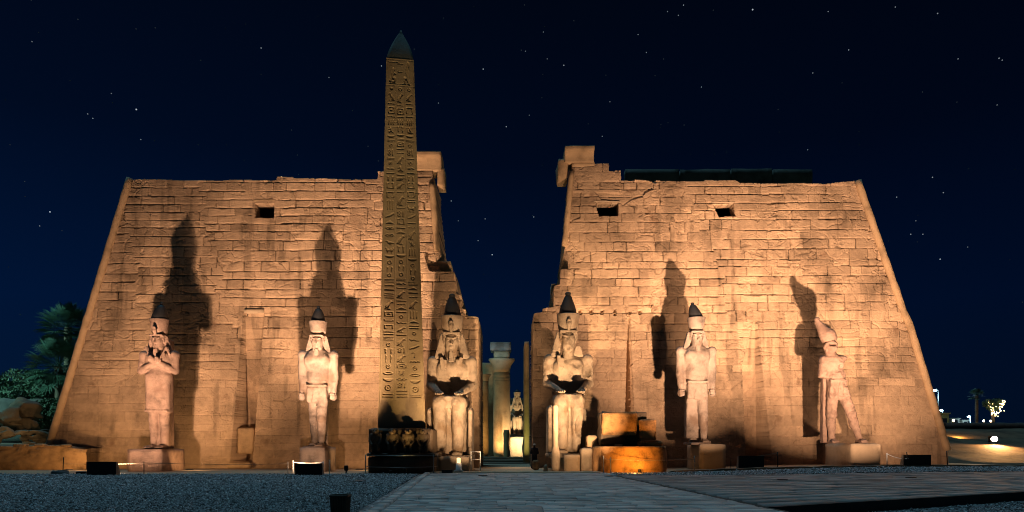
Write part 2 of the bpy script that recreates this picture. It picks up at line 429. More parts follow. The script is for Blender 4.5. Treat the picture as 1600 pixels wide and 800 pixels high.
gx = np.concatenate([np.linspace(-1500, -70, 12), np.linspace(-60, 60, 121), np.linspace(70, 1500, 12)])
gy = np.concatenate([np.linspace(-200, 4, 6), np.linspace(6, 64, 59), np.linspace(70, 3000, 14)])
GX, GY = np.meshgrid(gx, gy, indexing='ij')
# the low bed in front of the side path, bottom right
nX, nY = GX.shape
Vg = np.stack([GX, GY, G(GX, GY) - .02], -1).reshape(-1, 3)
ii = np.arange(nX * nY).reshape(nX, nY)
Qg = np.stack([ii[:-1, :-1], ii[1:, :-1], ii[1:, 1:], ii[:-1, 1:]], -1).reshape(-1, 4)
cx = Vg[Qg].mean(1)
low = (cx[:, 0] > 6) & (cx[:, 0] < 60) & (cx[:, 1] > 6) & (cx[:, 1] < 26)      # hole filled by the sunken bed below
struct(link('ground', np_mesh('ground', Vg, Qg[~low]), M['sand']))
EDGE = 38.4                                                           # far edge of the gravel
def pathL(y): return -3.44 + (y - 17.3) * (-4.95 + 3.44) / 22.3
def pathR(y): return 6.57 + (y - 17.3) * (5.3 - 6.57) / 22.3
sheet('gravel', [(-75, 8), (pathL(8) - .12, 8), (pathL(EDGE) - .12, EDGE), (-75, EDGE)], M['gravel'], .03)
def crossF(x): return 36.4 - .9 * sst(5, 14, x) + 1.2 * sst(16, 34, x)                          # far edge of the side path
def crossN(x): return 17.6 + (x - 6.6) * .54                          # near edge of the side path
sheet('gravel', [(pathR(crossF(5.3)) + .15, crossF(5.3) + .1), (10, crossF(10) + .1), (14, crossF(14) + .1), (20, crossF(20) + .1), (26, crossF(26) + .1), (34, crossF(34) + .1), (62, crossF(62) + .1), (62, 42.4), (30, 41.0), (14, 40.0), (8, 39.7), (5.2, 39.5)], M['gravel'], .05)
# sunken gravel bed, nearest right corner
bm = bmesh.new()
pts = [(pathR(5), 5), (62, 5), (62, crossN(62)), (pathR(17.6), 17.55)]
f = bm.faces.new([bm.verts.new((x, y, -.24)) for x, y in pts]); bm.normal_update()
if f.normal.z < 0: bmesh.ops.reverse_faces(bm, faces=bm.faces[:])
struct(link('gravel', bm_mesh('gravel', bm), M['gravel']))

def paving(name, rows_y, xl, xr, lens, gap, m, z, amp, seed, skew=lambda x: 0.0, thick=.05):
    """laid stone slabs, each a little off level, with open joints"""
    rs = np.random.RandomState(seed); V = []; Q = []; T = []
    for a, b in zip(rows_y[:-1], rows_y[1:]):
        x = xl((a + b) / 2) - rs.rand() * lens[0] * .6
        while x < xr((a + b) / 2):
            x1 = x + rs.uniform(*lens)
            l, r_ = max(x, xl((a + b) / 2)), min(x1, xr((a + b) / 2))
            if r_ - l > .12:
                g = gap * rs.uniform(.5, 1.3); dz = rs.uniform(-amp, amp, 4) * .5 + rs.uniform(-amp, amp)
                cs = [(l + g, a + g), (r_ - g, a + g), (r_ - g, b - g), (l + g, b - g)]
                k = len(V)
                for (px, py), d in zip(cs, dz): py += skew(px); V.append((px, py, float(G(px, py)) + z + d))
                for (px, py), d in zip(cs, dz): py += skew(px); V.append((px, py, float(G(px, py)) + z - thick))
                Q += [[k, k + 1, k + 2, k + 3], [k, k + 4, k + 5, k + 1], [k + 1, k + 5, k + 6, k + 2], [k + 2, k + 6, k + 7, k + 3], [k + 3, k + 7, k + 4, k]]
                T += [rs.uniform(-.28, .28)] * 8
            x = x1
    return struct(link(name, np_mesh(name, V, Q, T), m))
rs0 = np.random.RandomState(5)
ry = [5.0]
while ry[-1] < 39.4: ry.append(ry[-1] + rs0.uniform(.34, .52))
paving('paved_path', ry, lambda y: pathL(y) + .3, lambda y: pathR(y) - .3, (.55, 1.15), .014, M['slab'], .07, .007, 11)
sheet('path_bed', [(pathL(5), 5), (pathR(5), 5), (pathR(39.5), 39.5), (pathL(39.5), 39.5)], M['joint'], .035)
def kerb(name, x_of, y0, y1, wd, m, seed):
    rs = np.random.RandomState(seed); V = []; Q = []; T = []; y = y0
    while y < y1:
        y2 = min(y1, y + rs.uniform(.7, 1.3)); k = len(V); t = rs.uniform(-.2, .3); dz = rs.uniform(-.01, .015)
        for yy in (y + .012, y2 - .012):
            x = x_of(yy)
            for xx, zz in ((x - wd, -.05), (x - wd, .10 + dz), (x + wd, .10 + dz), (x + wd, -.05)): V.append((xx, yy, float(G(xx, yy)) + zz)); T.append(t)
        for i in range(3): Q.append([k + i, k + i + 1, k + 5 + i, k + 4 + i])
        Q += [[k, k + 1, k + 2, k + 3], [k + 7, k + 6, k + 5, k + 4]]
        y = y2
    o = link(name, np_mesh(name, V, Q, T), m)
    bm = bmesh.new(); bm.from_mesh(o.data); bmesh.ops.recalc_face_normals(bm, faces=bm.faces); bm.to_mesh(o.data); bm.free()
    return struct(o)
kerb('path_kerb', lambda y: pathL(y) + .13, 5, 39.4, .14, M['slab'], 3)
kerb('path_kerb', lambda y: pathR(y) - .13, crossF(5.3) - .3, 39.4, .14, M['slab'], 4)
# side path of large worn slabs leading off to the right
SK = lambda x: (x - 6.6) * .30
ry = [17.7]
while ry[-1] < 37.2: ry.append(ry[-1] + rs0.uniform(.7, 1.25))
def side_paving():
    rs = np.random.RandomState(8); V = []; Q = []; T = []
    nrow = 18
    for i in range(nrow):
        a, b = i / nrow, (i + 1) / nrow
        ym = crossN(6) * (1 - (a + b) / 2) + crossF(6) * (a + b) / 2; x = pathR(ym) + .03
        while x < 60:
            x1 = x + rs.uniform(1.1, 2.6); g = .02 * rs.uniform(.5, 1.6); dz = rs.uniform(-.006, .006, 4) + rs.uniform(-.012, .012); k = len(V)
            cs = []
            for px, t in ((x + g, a), (x1 - g, a), (x1 - g, b), (x + g, b)):
                y = crossN(px) * (1 - t) + crossF(px) * t + (g if t == a else -g)
                cs.append((px, y))
            if True:
                for (px, py), d in zip(cs, dz): V.append((px, py, float(G(px, py)) + .065 + d))
                for (px, py), d in zip(cs, dz): V.append((px, py, float(G(px, py)) - .02))
                Q += [[k, k + 1, k + 2, k + 3], [k, k + 4, k + 5, k + 1], [k + 1, k + 5, k + 6, k + 2], [k + 2, k + 6, k + 7, k + 3], [k + 3, k + 7, k + 4, k]]
                T += [rs.uniform(-.25, .25)] * 8
            x = x1
    struct(link('side_path', np_mesh('side_path', V, Q, T), M['slab_rough']))
side_paving()
sheet('side_path_bed', [(6.2, 17.45), (38, crossN(38)), (38, crossF(38)), (26, crossF(26)), (20, crossF(20)), (14, crossF(14)), (10, crossF(10)), (5.2, crossF(5.2))], M['joint'], .03)
# riser of the side path above the sunken bed
bm = bmesh.new(); a = []
for x in np.linspace(6.45, 60, 60):
    y = crossN(x) - .0; zt = float(G(x, y)) + .062
    a.append([bm.verts.new(q) for q in ((x, y - .16, -.3), (x, y - .14, zt), (x, y + .05, zt + .004))])
for p, q in zip(a[:-1], a[1:]):
    for i in range(2): bm.faces.new((p[i], q[i], q[i + 1], p[i + 1]))
bmesh.ops.recalc_face_normals(bm, faces=bm.faces)
struct(link('path_kerb', bm_mesh('path_kerb', bm), M['joint']))
# low kerb between the gravel and the foot of the right tower
bm = bmesh.new(); a = []
for x in np.linspace(9.5, 62, 70):
    y = 40.55 + .055 * (x - 9.5); zt = float(G(x, y)) + .17 + .02 * math.sin(x * 3.1) + .015 * math.sin(x * 7.7)
    a.append([bm.verts.new(q) for q in ((x, y - .05, zt - .4), (x, y, zt - .02), (x, y + .12, zt), (x, y + 1.6, zt - .16))])
for p, q in zip(a[:-1], a[1:]):
    for i in range(3): bm.faces.new((p[i], q[i], q[i + 1], p[i + 1]))
bmesh.ops.recalc_face_normals(bm, faces=bm.faces)
struct(link('wall_kerb', bm_mesh('wall_kerb', bm), M['earth']))
# loose stones of the gravel, lying thick on the sheets
def stones(name, n, sampler, seed, dz):
    rs = np.random.RandomState(seed); x, y = sampler(rs, n); n = len(x)
    s = rs.uniform(.014, .036, n) * (1 + .5 * (rs.rand(n) < .08)) * np.clip(y / 20, .8, 1.5)
    O = np.array([(1, 0, 0), (0, 1, 0), (-1, 0, 0), (0, -1, 0), (0, 0, .9), (0, 0, -.5)], np.float32)
    ang = rs.rand(n) * 6.28; c, sn = np.cos(ang), np.sin(ang)
    V = O[None] * (1 + .45 * (rs.rand(n, 6, 3) - .5)) + .35 * (rs.rand(n, 6, 3) - .5); V = V * np.stack([s * rs.uniform(.8, 1.6, n), s, s * rs.uniform(.7, 1.2, n)], 1)[:, None]
    X = V[..., 0] * c[:, None] - V[..., 1] * sn[:, None] + x[:, None]; Yv = V[..., 0] * sn[:, None] + V[..., 1] * c[:, None] + y[:, None]
    Z = V[..., 2] + (dz(x, y) + s * .35)[:, None]
    T = np.array([(0, 1, 4), (1, 2, 4), (2, 3, 4), (3, 0, 4), (1, 0, 5), (2, 1, 5), (3, 2, 5), (0, 3, 5)])
    Q = (np.arange(n)[:, None, None] * 6 + T[None]).reshape(-1, 3)
    t = np.where(rs.rand(n) < .35, rs.uniform(-.8, -.3, n), rs.uniform(-.3, 1.1, n)); t = np.where(rs.rand(n) < .04, 1.9, t)
    struct(link(name, np_mesh(name, np.stack([X, Yv, Z], -1).reshape(-1, 3), Q, np.repeat(t, 6)), M['pebble']), 'stuff')
def samp_left(rs, n):
    y = 13 + (EDGE - 13) * rs.rand(n) ** 1.0; x = -.80 * y - 1 + (pathL(y) - .3 + .80 * y + 1) * rs.rand(n); return x, y
stones('gravel_stones', 95000, samp_left, 2, lambda x, y: 0 * x + .03)
def samp_right(rs, n):
    y = 34.5 + 7 * rs.rand(n); x = 5 + 28 * rs.rand(n); k = (y > crossF(x) + .2) & (y < 39.6 + np.clip((x - 8) * .06, 0, 2)) & (x > pathR(y) + .3) & (x < .80 * y); return x[k], y[k]
stones('gravel_stones', 30000, samp_right, 3, lambda x, y: G(x, y) + .05)
def samp_near(rs, n):
    y = 14 + 16 * rs.rand(n); x = 6 + 18 * rs.rand(n); k = (y < crossN(x) - .25) & (x < .8 * y) & (x > pathR(y)); return x[k], y[k]
stones('gravel_stones', 30000, samp_near, 4, lambda x, y: 0 * x - .24)
# threshold step and floor of the gateway and court
tn = [(-4.9, 39.55), (5.6, 39.55), (5.6, 40.3), (-4.9, 40.3)]
o = rough_block('threshold_step', (-4.7, 39.5, -.1), (5.2, 40.6, .13), M['sandstone_block'], amp=.012, cut=.3, bevel=.02); struct(o)
sheet('court_floor', [(-9, 40.62), (9, 40.62), (9, 130), (-9, 130)], M['sand'], .03, cut=4)

# ================================================================== PYLON
Y0, BAT = 50.0, .09
def wall_xz(u, v, y0=Y0, bat=BAT):
    k = (HZ - v) / F; z = (CAMZ + k * y0) / (1 - bat * k); Y = y0 + bat * z
    return (u - 800) / F * Y, z
def wall_pl(pl, y0=Y0, bat=BAT):
    a = np.array([wall_xz(u, v, y0, bat) for u, v in pl]); return a
def masonry(name, left, right, top, parent, m, seed, y0=Y0, bat=BAT, yback=58, st=.042, niches=(), holes=(), pits=(), broken=(), smooth_z=8.5, course=(.52, .84)):
    """a wall of coursed blocks as real relief: joints, chips, worn faces, recesses; holes are cut through"""
    rs = np.random.RandomState(seed)
    L = wall_pl(left, y0, bat); Rr = wall_pl(right, y0, bat); Tp = wall_pl(top, y0, bat)
    L = L[np.argsort(L[:, 1], kind='stable')]; Rr = Rr[np.argsort(Rr[:, 1], kind='stable')]; Tp = Tp[np.argsort(Tp[:, 0], kind='stable')]
    zmax = Tp[:, 1].max()
    z = np.arange(-.3, zmax + st, st); xl = np.interp(z, L[:, 1], L[:, 0]); xr = np.interp(z, Rr[:, 1], Rr[:, 0])
    ns = int((xr - xl).max() / st) + 1
    s = np.linspace(0, 1, ns + 1)
    X = xl[:, None] + (xr - xl)[:, None] * s[None]; Z = np.repeat(z[:, None], ns + 1, 1)
    # courses
    cb = [-.6]
    while cb[-1] < zmax + 2: cb.append(cb[-1] + rs.uniform(*course))
    cb = np.array(cb)
    Zw = Z + .10 * (fbm(X * .22, Z * .05, seed) - .5) + .03 * (fbm(X * 1.1, Z * .4, seed + 1) - .5)
    seg = np.floor((X + 2.2 * (fbm(X * 0 + 3, Z * .35, seed + 50) - .5) + .5 * np.floor(Z / 1.9 + .3 * np.floor(X / 9))) / 6.3).astype(int); Zw = Zw + (rs.rand(64)[seg % 64] - .5) * .62
    ci = np.clip(np.searchsorted(cb, Zw) - 1, 0, len(cb) - 2)
    dzj = np.minimum(Zw - cb[ci], cb[ci + 1] - Zw)
    Xw = X + .08 * (fbm(X * 1.3, Z * 1.3, seed + 2) - .5)
    dxj = np.full(X.shape, 9.0); bt = np.zeros(X.shape); off = np.zeros(X.shape); jz = np.zeros(X.shape); jx = np.zeros(X.shape); til = np.zeros(X.shape)
    for c in range(len(cb) - 1):
        msk = ci == c
        if not msk.any(): continue
        b = [X.min() - 3 * rs.rand() - 1]
        while b[-1] < X.max() + 3: b.append(b[-1] + rs.choice([rs.uniform(.7, 1.3), rs.uniform(1.2, 2.1), rs.uniform(1.9, 3.2)], p=[.3, .5, .2]))
        b = np.array(b); x = Xw[msk]; bi = np.clip(np.searchsorted(b, x) - 1, 0, len(b) - 2)
        dxj[msk] = np.minimum(x - b[bi], b[bi + 1] - x)
        t_ = rs.uniform(-1, 1, len(b)); t_[rs.rand(len(b)) < .04] = 2.0; t_[rs.rand(len(b)) < .05] = -1.7; bt[msk] = t_[bi]; o_ = rs.normal(0, .008, len(b)); o_[rs.rand(len(b)) < .03] -= .05; off[msk] = o_[bi]
        til[msk] = (rs.normal(0, .014, len(b))[bi]) * ((Zw[msk] - cb[c]) / (cb[c + 1] - cb[c]) - .5)
        jx[msk] = rs.uniform(.1, 1, len(b))[bi]
    rough = sst(smooth_z - 3.5, smooth_z + 2.5, Z + 5 * (fbm(X * .16, Z * .16, seed + 4) - .5))     # lower part better preserved
    rough = .28 + .72 * rough
    wz = .026 + .035 * np.clip(fbm(X * .55, cb[ci] * 3.7, seed + 5, 3) * 2 - .75, 0, 1)
    wx = .024 + .030 * jx * jx
    openj = sst(.38, .62, fbm(X * .35, Zw * .12 + cb[ci] * 1.9, seed + 6, 3))
    d = -(.022 + .12 * openj) * rough * (1 - sst(.4, 1, dzj / wz)) - (.012 + .12 * jx * jx) * rough * (1 - sst(.4, 1, dxj / wx))
    d += (off + til) * rough
    # spalled arrises
    ne = fbm(X * 1.7, Z * 1.7, seed + 7); edge = np.minimum(dzj, dxj * 1.3)
    d -= .055 * rough * sst(.60, .66, ne) * (1 - sst(.04, .12, edge))
    ne2 = fbm(X * .8, Z * 1.3, seed + 8)
    d -= .05 * rough * sst(.62, .68, ne2) * sst(.4, .6, fbm(X * 3, Z * 3, seed + 9))
    # general wear and shallow carving
    d += .05 * (fbm(X * .5, Z * .5, seed + 10) - .5) + .022 * rough * (fbm(X * 2.2, Z * 2.2, seed + 11) - .5) + .024 * (fbm(X * 5, Z * 8, seed + 12) - .5)
    q = fbm(X * .42 + .5 * fbm(X, Z, seed + 20), Z * .42, seed + 13, 3); carve = (np.abs((q * 7) % 1 - .5) < .035) * sst(.40, .55, fbm(X * .2, Z * .25, seed + 14))
    d -= .055 * carve
    q = fbm(X * .9, Z * .9 + 4, seed + 15, 3); crack = np.exp(-((q - .5) / .006) ** 2) * sst(.52, .66, fbm(X * .25, Z * .3, seed + 16))
    d -= .07 * crack
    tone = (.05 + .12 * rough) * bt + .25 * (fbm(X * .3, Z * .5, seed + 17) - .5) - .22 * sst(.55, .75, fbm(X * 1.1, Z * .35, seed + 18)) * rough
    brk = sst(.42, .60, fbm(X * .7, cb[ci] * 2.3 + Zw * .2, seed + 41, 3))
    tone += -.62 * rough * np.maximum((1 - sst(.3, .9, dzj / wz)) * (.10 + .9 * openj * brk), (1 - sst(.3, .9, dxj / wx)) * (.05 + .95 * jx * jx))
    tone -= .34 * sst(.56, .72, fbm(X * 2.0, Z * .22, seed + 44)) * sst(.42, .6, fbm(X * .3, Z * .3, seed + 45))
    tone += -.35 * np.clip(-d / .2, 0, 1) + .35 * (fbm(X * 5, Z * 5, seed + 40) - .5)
    for pl, dep in broken:                                      # fallen facing: patches lying further back
        p = wall_pl(pl, y0, bat); ins = inside(p, X + .12 * (fbm(X * 2, Z * 2, seed + 21) - .5) * 2, Z); d = np.where(ins, d - dep - .12 * (fbm(X * 1.5, Z * 1.5, seed + 22) - .5), d)
    for pl in pits:
        p = wall_pl(pl, y0, bat); ins = inside(p, X, Z); d = np.where(ins, -.45, d)
    for pl, dep in niches:
        p = wall_pl(pl, y0, bat); ins = inside(p, X, Z)
        zt_ = p[:, 1].max(); d = np.where(ins, -(.22 + dep * np.clip(1 - Z / zt_, 0, 1)) + .35 * d, d)
    keep = np.ones((len(z) - 1, ns), bool)
    xc = (X[:-1, :-1] + X[1:, 1:]) / 2; zc = (Z[:-1, :-1] + Z[1:, 1:]) / 2
    keep &= zc < np.interp(xc, Tp[:, 0], Tp[:, 1]) + .10 * (vn(xc * .9, xc * 0, seed + 30) - .5)
    for pl in holes:
        p = wall_pl(pl, y0, bat); keep &= ~inside(p, xc + .06 * (fbm(xc * 3, zc * 3, seed) - .5), zc)
    Y = y0 + bat * Z - d
    V = np.stack([X, Y, Z], -1).reshape(-1, 3); ii = np.arange(V.shape[0]).reshape(X.shape)
    Q = np.stack([ii[:-1, :-1], ii[:-1, 1:], ii[1:, 1:], ii[1:, :-1]], -1)[keep]
    # walls of depth behind every open edge
    E = np.concatenate([Q[:, [0, 1]], Q[:, [1, 2]], Q[:, [2, 3]], Q[:, [3, 0]]]).astype(np.int64)
    key = np.minimum(E[:, 0], E[:, 1]) * (V.shape[0] + 1) + np.maximum(E[:, 0], E[:, 1])
    uq, inv, cnt = np.unique(key, return_inverse=True, return_counts=True); B = E[cnt[inv] == 1]
    used = np.unique(B)
    nV = V.shape[0]; steps = 3; mp = np.zeros(nV, np.int64); mp[used] = np.arange(len(used))
    layers = [used]; V2 = [V]; tn = [tone.ravel()]
    inhole = np.zeros(len(used), bool)
    for pl in holes:                                            # window reveals open into the dark hollow tower
        p = wall_pl(pl, y0, bat); q_ = V[used]; inhole |= (q_[:, 0] > p[:, 0].min() - .3) & (q_[:, 0] < p[:, 0].max() + .3) & (q_[:, 2] > p[:, 1].min() - .3) & (q_[:, 2] < p[:, 1].max() + .3)
    rsj = rs.normal(0, .05, (steps, len(used)))
    for k in range(steps):
        W = V[used].copy(); t = (k + 1) / steps; W[:, 1] = W[:, 1] * (1 - t) + np.where(inhole, W[:, 1] + 1.1, yback) * t; W[:, 0] += rsj[k] * .6; W[:, 2] += rsj[k] * .3
        V2.append(W); tn.append(tone.ravel()[used])
    Vall = np.concatenate(V2); Qs = [Q]
    prev = lambda idx: idx
    for k in range(steps):
        nxt = (lambda k: (lambda idx: nV + k * len(used) + mp[idx]))(k)
        Qs.append(np.stack([B[:, 1], B[:, 0], B[:, 0], B[:, 1]], 1) * 0 + np.stack([prev(B[:, 1]), prev(B[:, 0]), nxt(B[:, 0]), nxt(B[:, 1])], 1)); prev = nxt
    Qa = np.concatenate(Qs)
    u_, inv_ = np.unique(Qa, return_inverse=True)
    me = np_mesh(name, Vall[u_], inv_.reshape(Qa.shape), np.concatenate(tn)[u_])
    o = link(name, me, m, parent)
    # closing wall at the back
    zz = np.linspace(-.3, zmax, 60); a = np.interp(zz, L[:, 1], L[:, 0]); b = np.interp(zz, Rr[:, 1], Rr[:, 0])
    return o, (L, Rr, Tp)
def inside(p, X, Z):
    r_ = np.zeros(X.shape, bool); n_ = len(p)
    for i in range(n_):
        x1, z1 = p[i]; x2, z2 = p[(i + 1) % n_]
        if z1 == z2: continue
        c = ((Z >= min(z1, z2)) & (Z < max(z1, z2))); xi = x1 + (Z - z1) / (z2 - z1) * (x2 - x1)
        r_ ^= c & (X < xi)
    return r_
def back_wall(name, pl, Yb, parent, m):
    poly = [(PX(u, Yb) if 0 else x, z) for x, z in pl]
    return prism(name, poly, Yb, Yb + .6, m, parent)
def torus(name, pl, parent, r=.24, m=None, dy=-.02, y0=Y0):
    pts = []
    for u, v in pl:
        x, z = wall_xz(u, v, y0); pts.append(Vector((x, y0 + BAT * z + dy, z)))
    dense = []
    for a, b in zip(pts[:-1], pts[1:]):
        n_ = max(1, int((b - a).length / .5))
        for i in range(n_): dense.append(a.lerp(b, i / n_))
    dense.append(pts[-1])
    rr = [r * (1 + .10 * math.sin(i * 2.3) * math.sin(i * .7)) for i in range(len(dense))]
    return tube(name, dense, rr, m or M['sandstone_block'], parent, 10)

# ---- left tower
tl = thing('pylon_tower', 'left sandstone pylon tower behind the obelisk, with one square window high up', 'temple tower', (-18, 50, 0))
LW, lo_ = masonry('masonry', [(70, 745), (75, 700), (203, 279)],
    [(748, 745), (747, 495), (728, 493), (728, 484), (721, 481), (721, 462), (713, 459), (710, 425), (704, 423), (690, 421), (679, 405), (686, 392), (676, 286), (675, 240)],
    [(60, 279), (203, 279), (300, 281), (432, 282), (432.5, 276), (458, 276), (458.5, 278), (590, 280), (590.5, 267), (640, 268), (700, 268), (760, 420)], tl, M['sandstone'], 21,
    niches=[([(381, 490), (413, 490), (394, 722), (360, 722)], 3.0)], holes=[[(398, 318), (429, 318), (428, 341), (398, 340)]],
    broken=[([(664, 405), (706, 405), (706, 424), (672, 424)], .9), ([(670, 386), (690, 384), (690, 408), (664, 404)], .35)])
prism('rear_wall', [(x, z) for x, z in ((-32.5, -.2), (-26.4, 22.7), (-6.5, 22.7), (-4.6, 12), (-2.9, 9.5), (-2.6, -.2))], 57.6, 58.3, M['sandstone_block'], tl)
torus('corner_moulding', [(74, 706), (203, 279)], tl, .26)
torus('corner_moulding', [(683, 392), (675, 286)], tl, .24)
lin = wall_xz(397, 486)
rough_block('recess_lintel', (wall_xz(381, 486)[0], 51.0 - .12, wall_xz(397, 490)[1]), (wall_xz(414, 486)[0], 51.6, wall_xz(397, 482)[1]), M['pale_sandstone'], tl, amp=.015, cut=.3, seed=2)
rough_block('recess_footing', (wall_xz(360, 722)[0] - .05, 49.5, 0), (wall_xz(394, 722)[0] + .1, 50.6, wall_xz(380, 722)[1]), M['sandstone_block'], tl, amp=.02, cut=.25, seed=3)
rough_block('recess_stone', (wall_xz(366, 690)[0], 50.6, wall_xz(368, 690)[1] - .9), (wall_xz(393, 690)[0], 51.9, wall_xz(368, 668)[1]), M['sandstone_block'], tl, amp=.06, cut=.2, seed=4, chips=.1)
rough_block('window_lintel', (wall_xz(397, 318)[0] - .15, 51.78, wall_xz(397, 318)[1] + .01), (wall_xz(430, 318)[0] + .15, 52.4, wall_xz(397, 309)[1]), M['sandstone_block'], tl, amp=.04, cut=.25, seed=5)
def cornice(name, u0, u1, v0, v1, Y, dep, parent, flare, seed):
    """a piece of cavetto cornice: the front sweeps outwards to a flat fillet"""
    x0, x1 = PX(u0, Y), PX(u1, Y); z0, z1 = PZ(v1, Y), PZ(v0, Y); n_ = 12; V = []; Q = []
    prof = []
    for i in range(n_ + 1):
        t = i / n_
        if t < .72: q = t / .72; prof.append((flare * (1 - math.sqrt(max(0, 1 - q * q))) * .9, z0 + (z1 - z0) * t))
        else: prof.append((flare, z0 + (z1 - z0) * t))
    nx = 14
    for j in range(nx + 1):
        for f_, z in prof: V.append((x0 + (x1 - x0) * j / nx, Y - f_, z))
        V.append((x0 + (x1 - x0) * j / nx, Y + dep, z1)); V.append((x0 + (x1 - x0) * j / nx, Y + dep, z0))
    k = n_ + 3
    for j in range(nx):
        for i in range(k): Q.append([j * k + i, j * k + (i + 1) % k, (j + 1) * k + (i + 1) % k, (j + 1) * k + i])
    V = np.array(V, np.float32); V += .05 * np.stack([n3(V, 1.1, seed), n3(V, 1.3, seed + 1), n3(V, 1.7, seed + 2)], 1)
    me = np_mesh(name, V, Q); bm = bmesh.new(); bm.from_mesh(me); bm.verts.ensure_lookup_table()
    bm.faces.new([bm.verts[i] for i in range(k)]); bm.faces.new([bm.verts[nx * k + i] for i in range(k)][::-1]); bmesh.ops.recalc_face_normals(bm, faces=bm.faces); bm.to_mesh(me); bm.free()
    return link(name, me, M['sandstone_block'], parent)
cornice('cornice', 640, 690, 240, 266, 52.0, 1.6, tl, .45, 3)
rough_block('cornice_end', (PX(683, 52.3), 52.0, PZ(293, 52.3)), (PX(696, 52.3), 53.6, PZ(264, 52.3)), M['sandstone_block'], tl, amp=.06, seed=8, chips=.2)
rough_block('corner_block', (PX(672, 53), 52.6, PZ(421, 53)), (PX(706, 53), 54.5, PZ(409, 53)), M['sandstone_block'], tl, amp=.07, seed=9, chips=.2)

# ---- right tower
tr = thing('pylon_tower', 'right sandstone pylon tower with two square windows and a broken upper corner by the gateway', 'temple tower', (18, 50, 0))
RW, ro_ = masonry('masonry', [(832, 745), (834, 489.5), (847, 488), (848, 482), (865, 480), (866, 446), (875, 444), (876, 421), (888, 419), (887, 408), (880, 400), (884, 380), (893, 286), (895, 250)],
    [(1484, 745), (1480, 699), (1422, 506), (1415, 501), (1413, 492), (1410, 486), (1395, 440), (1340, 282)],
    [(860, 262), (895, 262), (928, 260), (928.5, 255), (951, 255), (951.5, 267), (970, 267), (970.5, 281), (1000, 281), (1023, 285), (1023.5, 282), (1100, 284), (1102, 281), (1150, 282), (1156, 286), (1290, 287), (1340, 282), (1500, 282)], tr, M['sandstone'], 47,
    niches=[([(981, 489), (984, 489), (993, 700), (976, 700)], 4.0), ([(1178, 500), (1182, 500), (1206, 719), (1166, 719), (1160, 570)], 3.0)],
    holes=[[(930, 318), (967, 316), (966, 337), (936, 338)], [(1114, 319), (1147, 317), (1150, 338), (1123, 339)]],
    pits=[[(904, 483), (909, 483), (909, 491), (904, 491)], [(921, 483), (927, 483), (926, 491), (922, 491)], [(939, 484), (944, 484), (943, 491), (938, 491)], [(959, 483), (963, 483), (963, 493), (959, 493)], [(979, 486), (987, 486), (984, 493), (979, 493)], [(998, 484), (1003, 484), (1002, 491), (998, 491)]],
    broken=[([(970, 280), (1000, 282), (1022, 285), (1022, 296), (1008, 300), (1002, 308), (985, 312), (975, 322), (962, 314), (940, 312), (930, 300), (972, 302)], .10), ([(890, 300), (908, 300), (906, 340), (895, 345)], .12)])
prism('rear_wall', [(2.0, -.2), (2.2, 9.5), (4.2, 12), (5.1, 22.9), (27.0, 22.7), (32.6, -.2)], 57.6, 58.3, M['sandstone_block'], tr)
torus('corner_moulding', [(1480, 704), (1421, 507), (1417, 500), (1411, 486), (1395, 440), (1340, 283)], tr, .26)
torus('corner_moulding', [(882, 385), (893, 268)], tr, .22)
rough_block('window_lintel', (wall_xz(929, 317)[0] - .1, 51.74, wall_xz(929, 317)[1] + .01), (wall_xz(968, 317)[0] + .1, 52.4, wall_xz(929, 313)[1]), M['pale_sandstone'], tr, amp=.03, cut=.25, seed=5)
rough_block('window_lintel', (wall_xz(1113, 318)[0] - .1, 51.74, wall_xz(1113, 318)[1] + .01), (wall_xz(1148, 318)[0] + .1, 52.4, wall_xz(1113, 314)[1]), M['pale_sandstone'], tr, amp=.03, cut=.25, seed=6)
cornice('cornice', 882, 928, 232, 254, 52.0, 1.5, tr, .5, 13)
rough_block('cornice_end', (PX(871, 52.6), 52.1, PZ(283, 52.6)), (PX(887, 52.6), 54.0, PZ(251, 52.6)), M['sandstone_block'], tr, amp=.08, seed=18, chips=.3)
rough_block('cornice_footing', (PX(893, 52.2), 52.0, PZ(263, 52.2)), (PX(930, 52.2), 53.5, PZ(253, 52.2)), M['sandstone_block'], tr, amp=.05, seed=19, chips=.1)
rough_block('corner_block', (PX(860, 55), 54.4, PZ(462, 55)), (PX(869, 55), 56, PZ(445, 55)), M['sandstone_block'], tr, amp=.1, seed=20, chips=.3)
# rear parapet of dark bricks seen over the top
for i, (a, b, vt) in enumerate(((975, 1060, 266), (1060, 1140, 266), (1140, 1205, 265), (1205, 1268, 266))):
    rough_block('rear_parapet', (PX(a, 57), 56.6, 19.5), (PX(b, 57), 57.5, PZ(vt, 57)), M['pyramidion_stone'], tr, amp=.05, cut=.5, seed=30 + i, chips=.1)
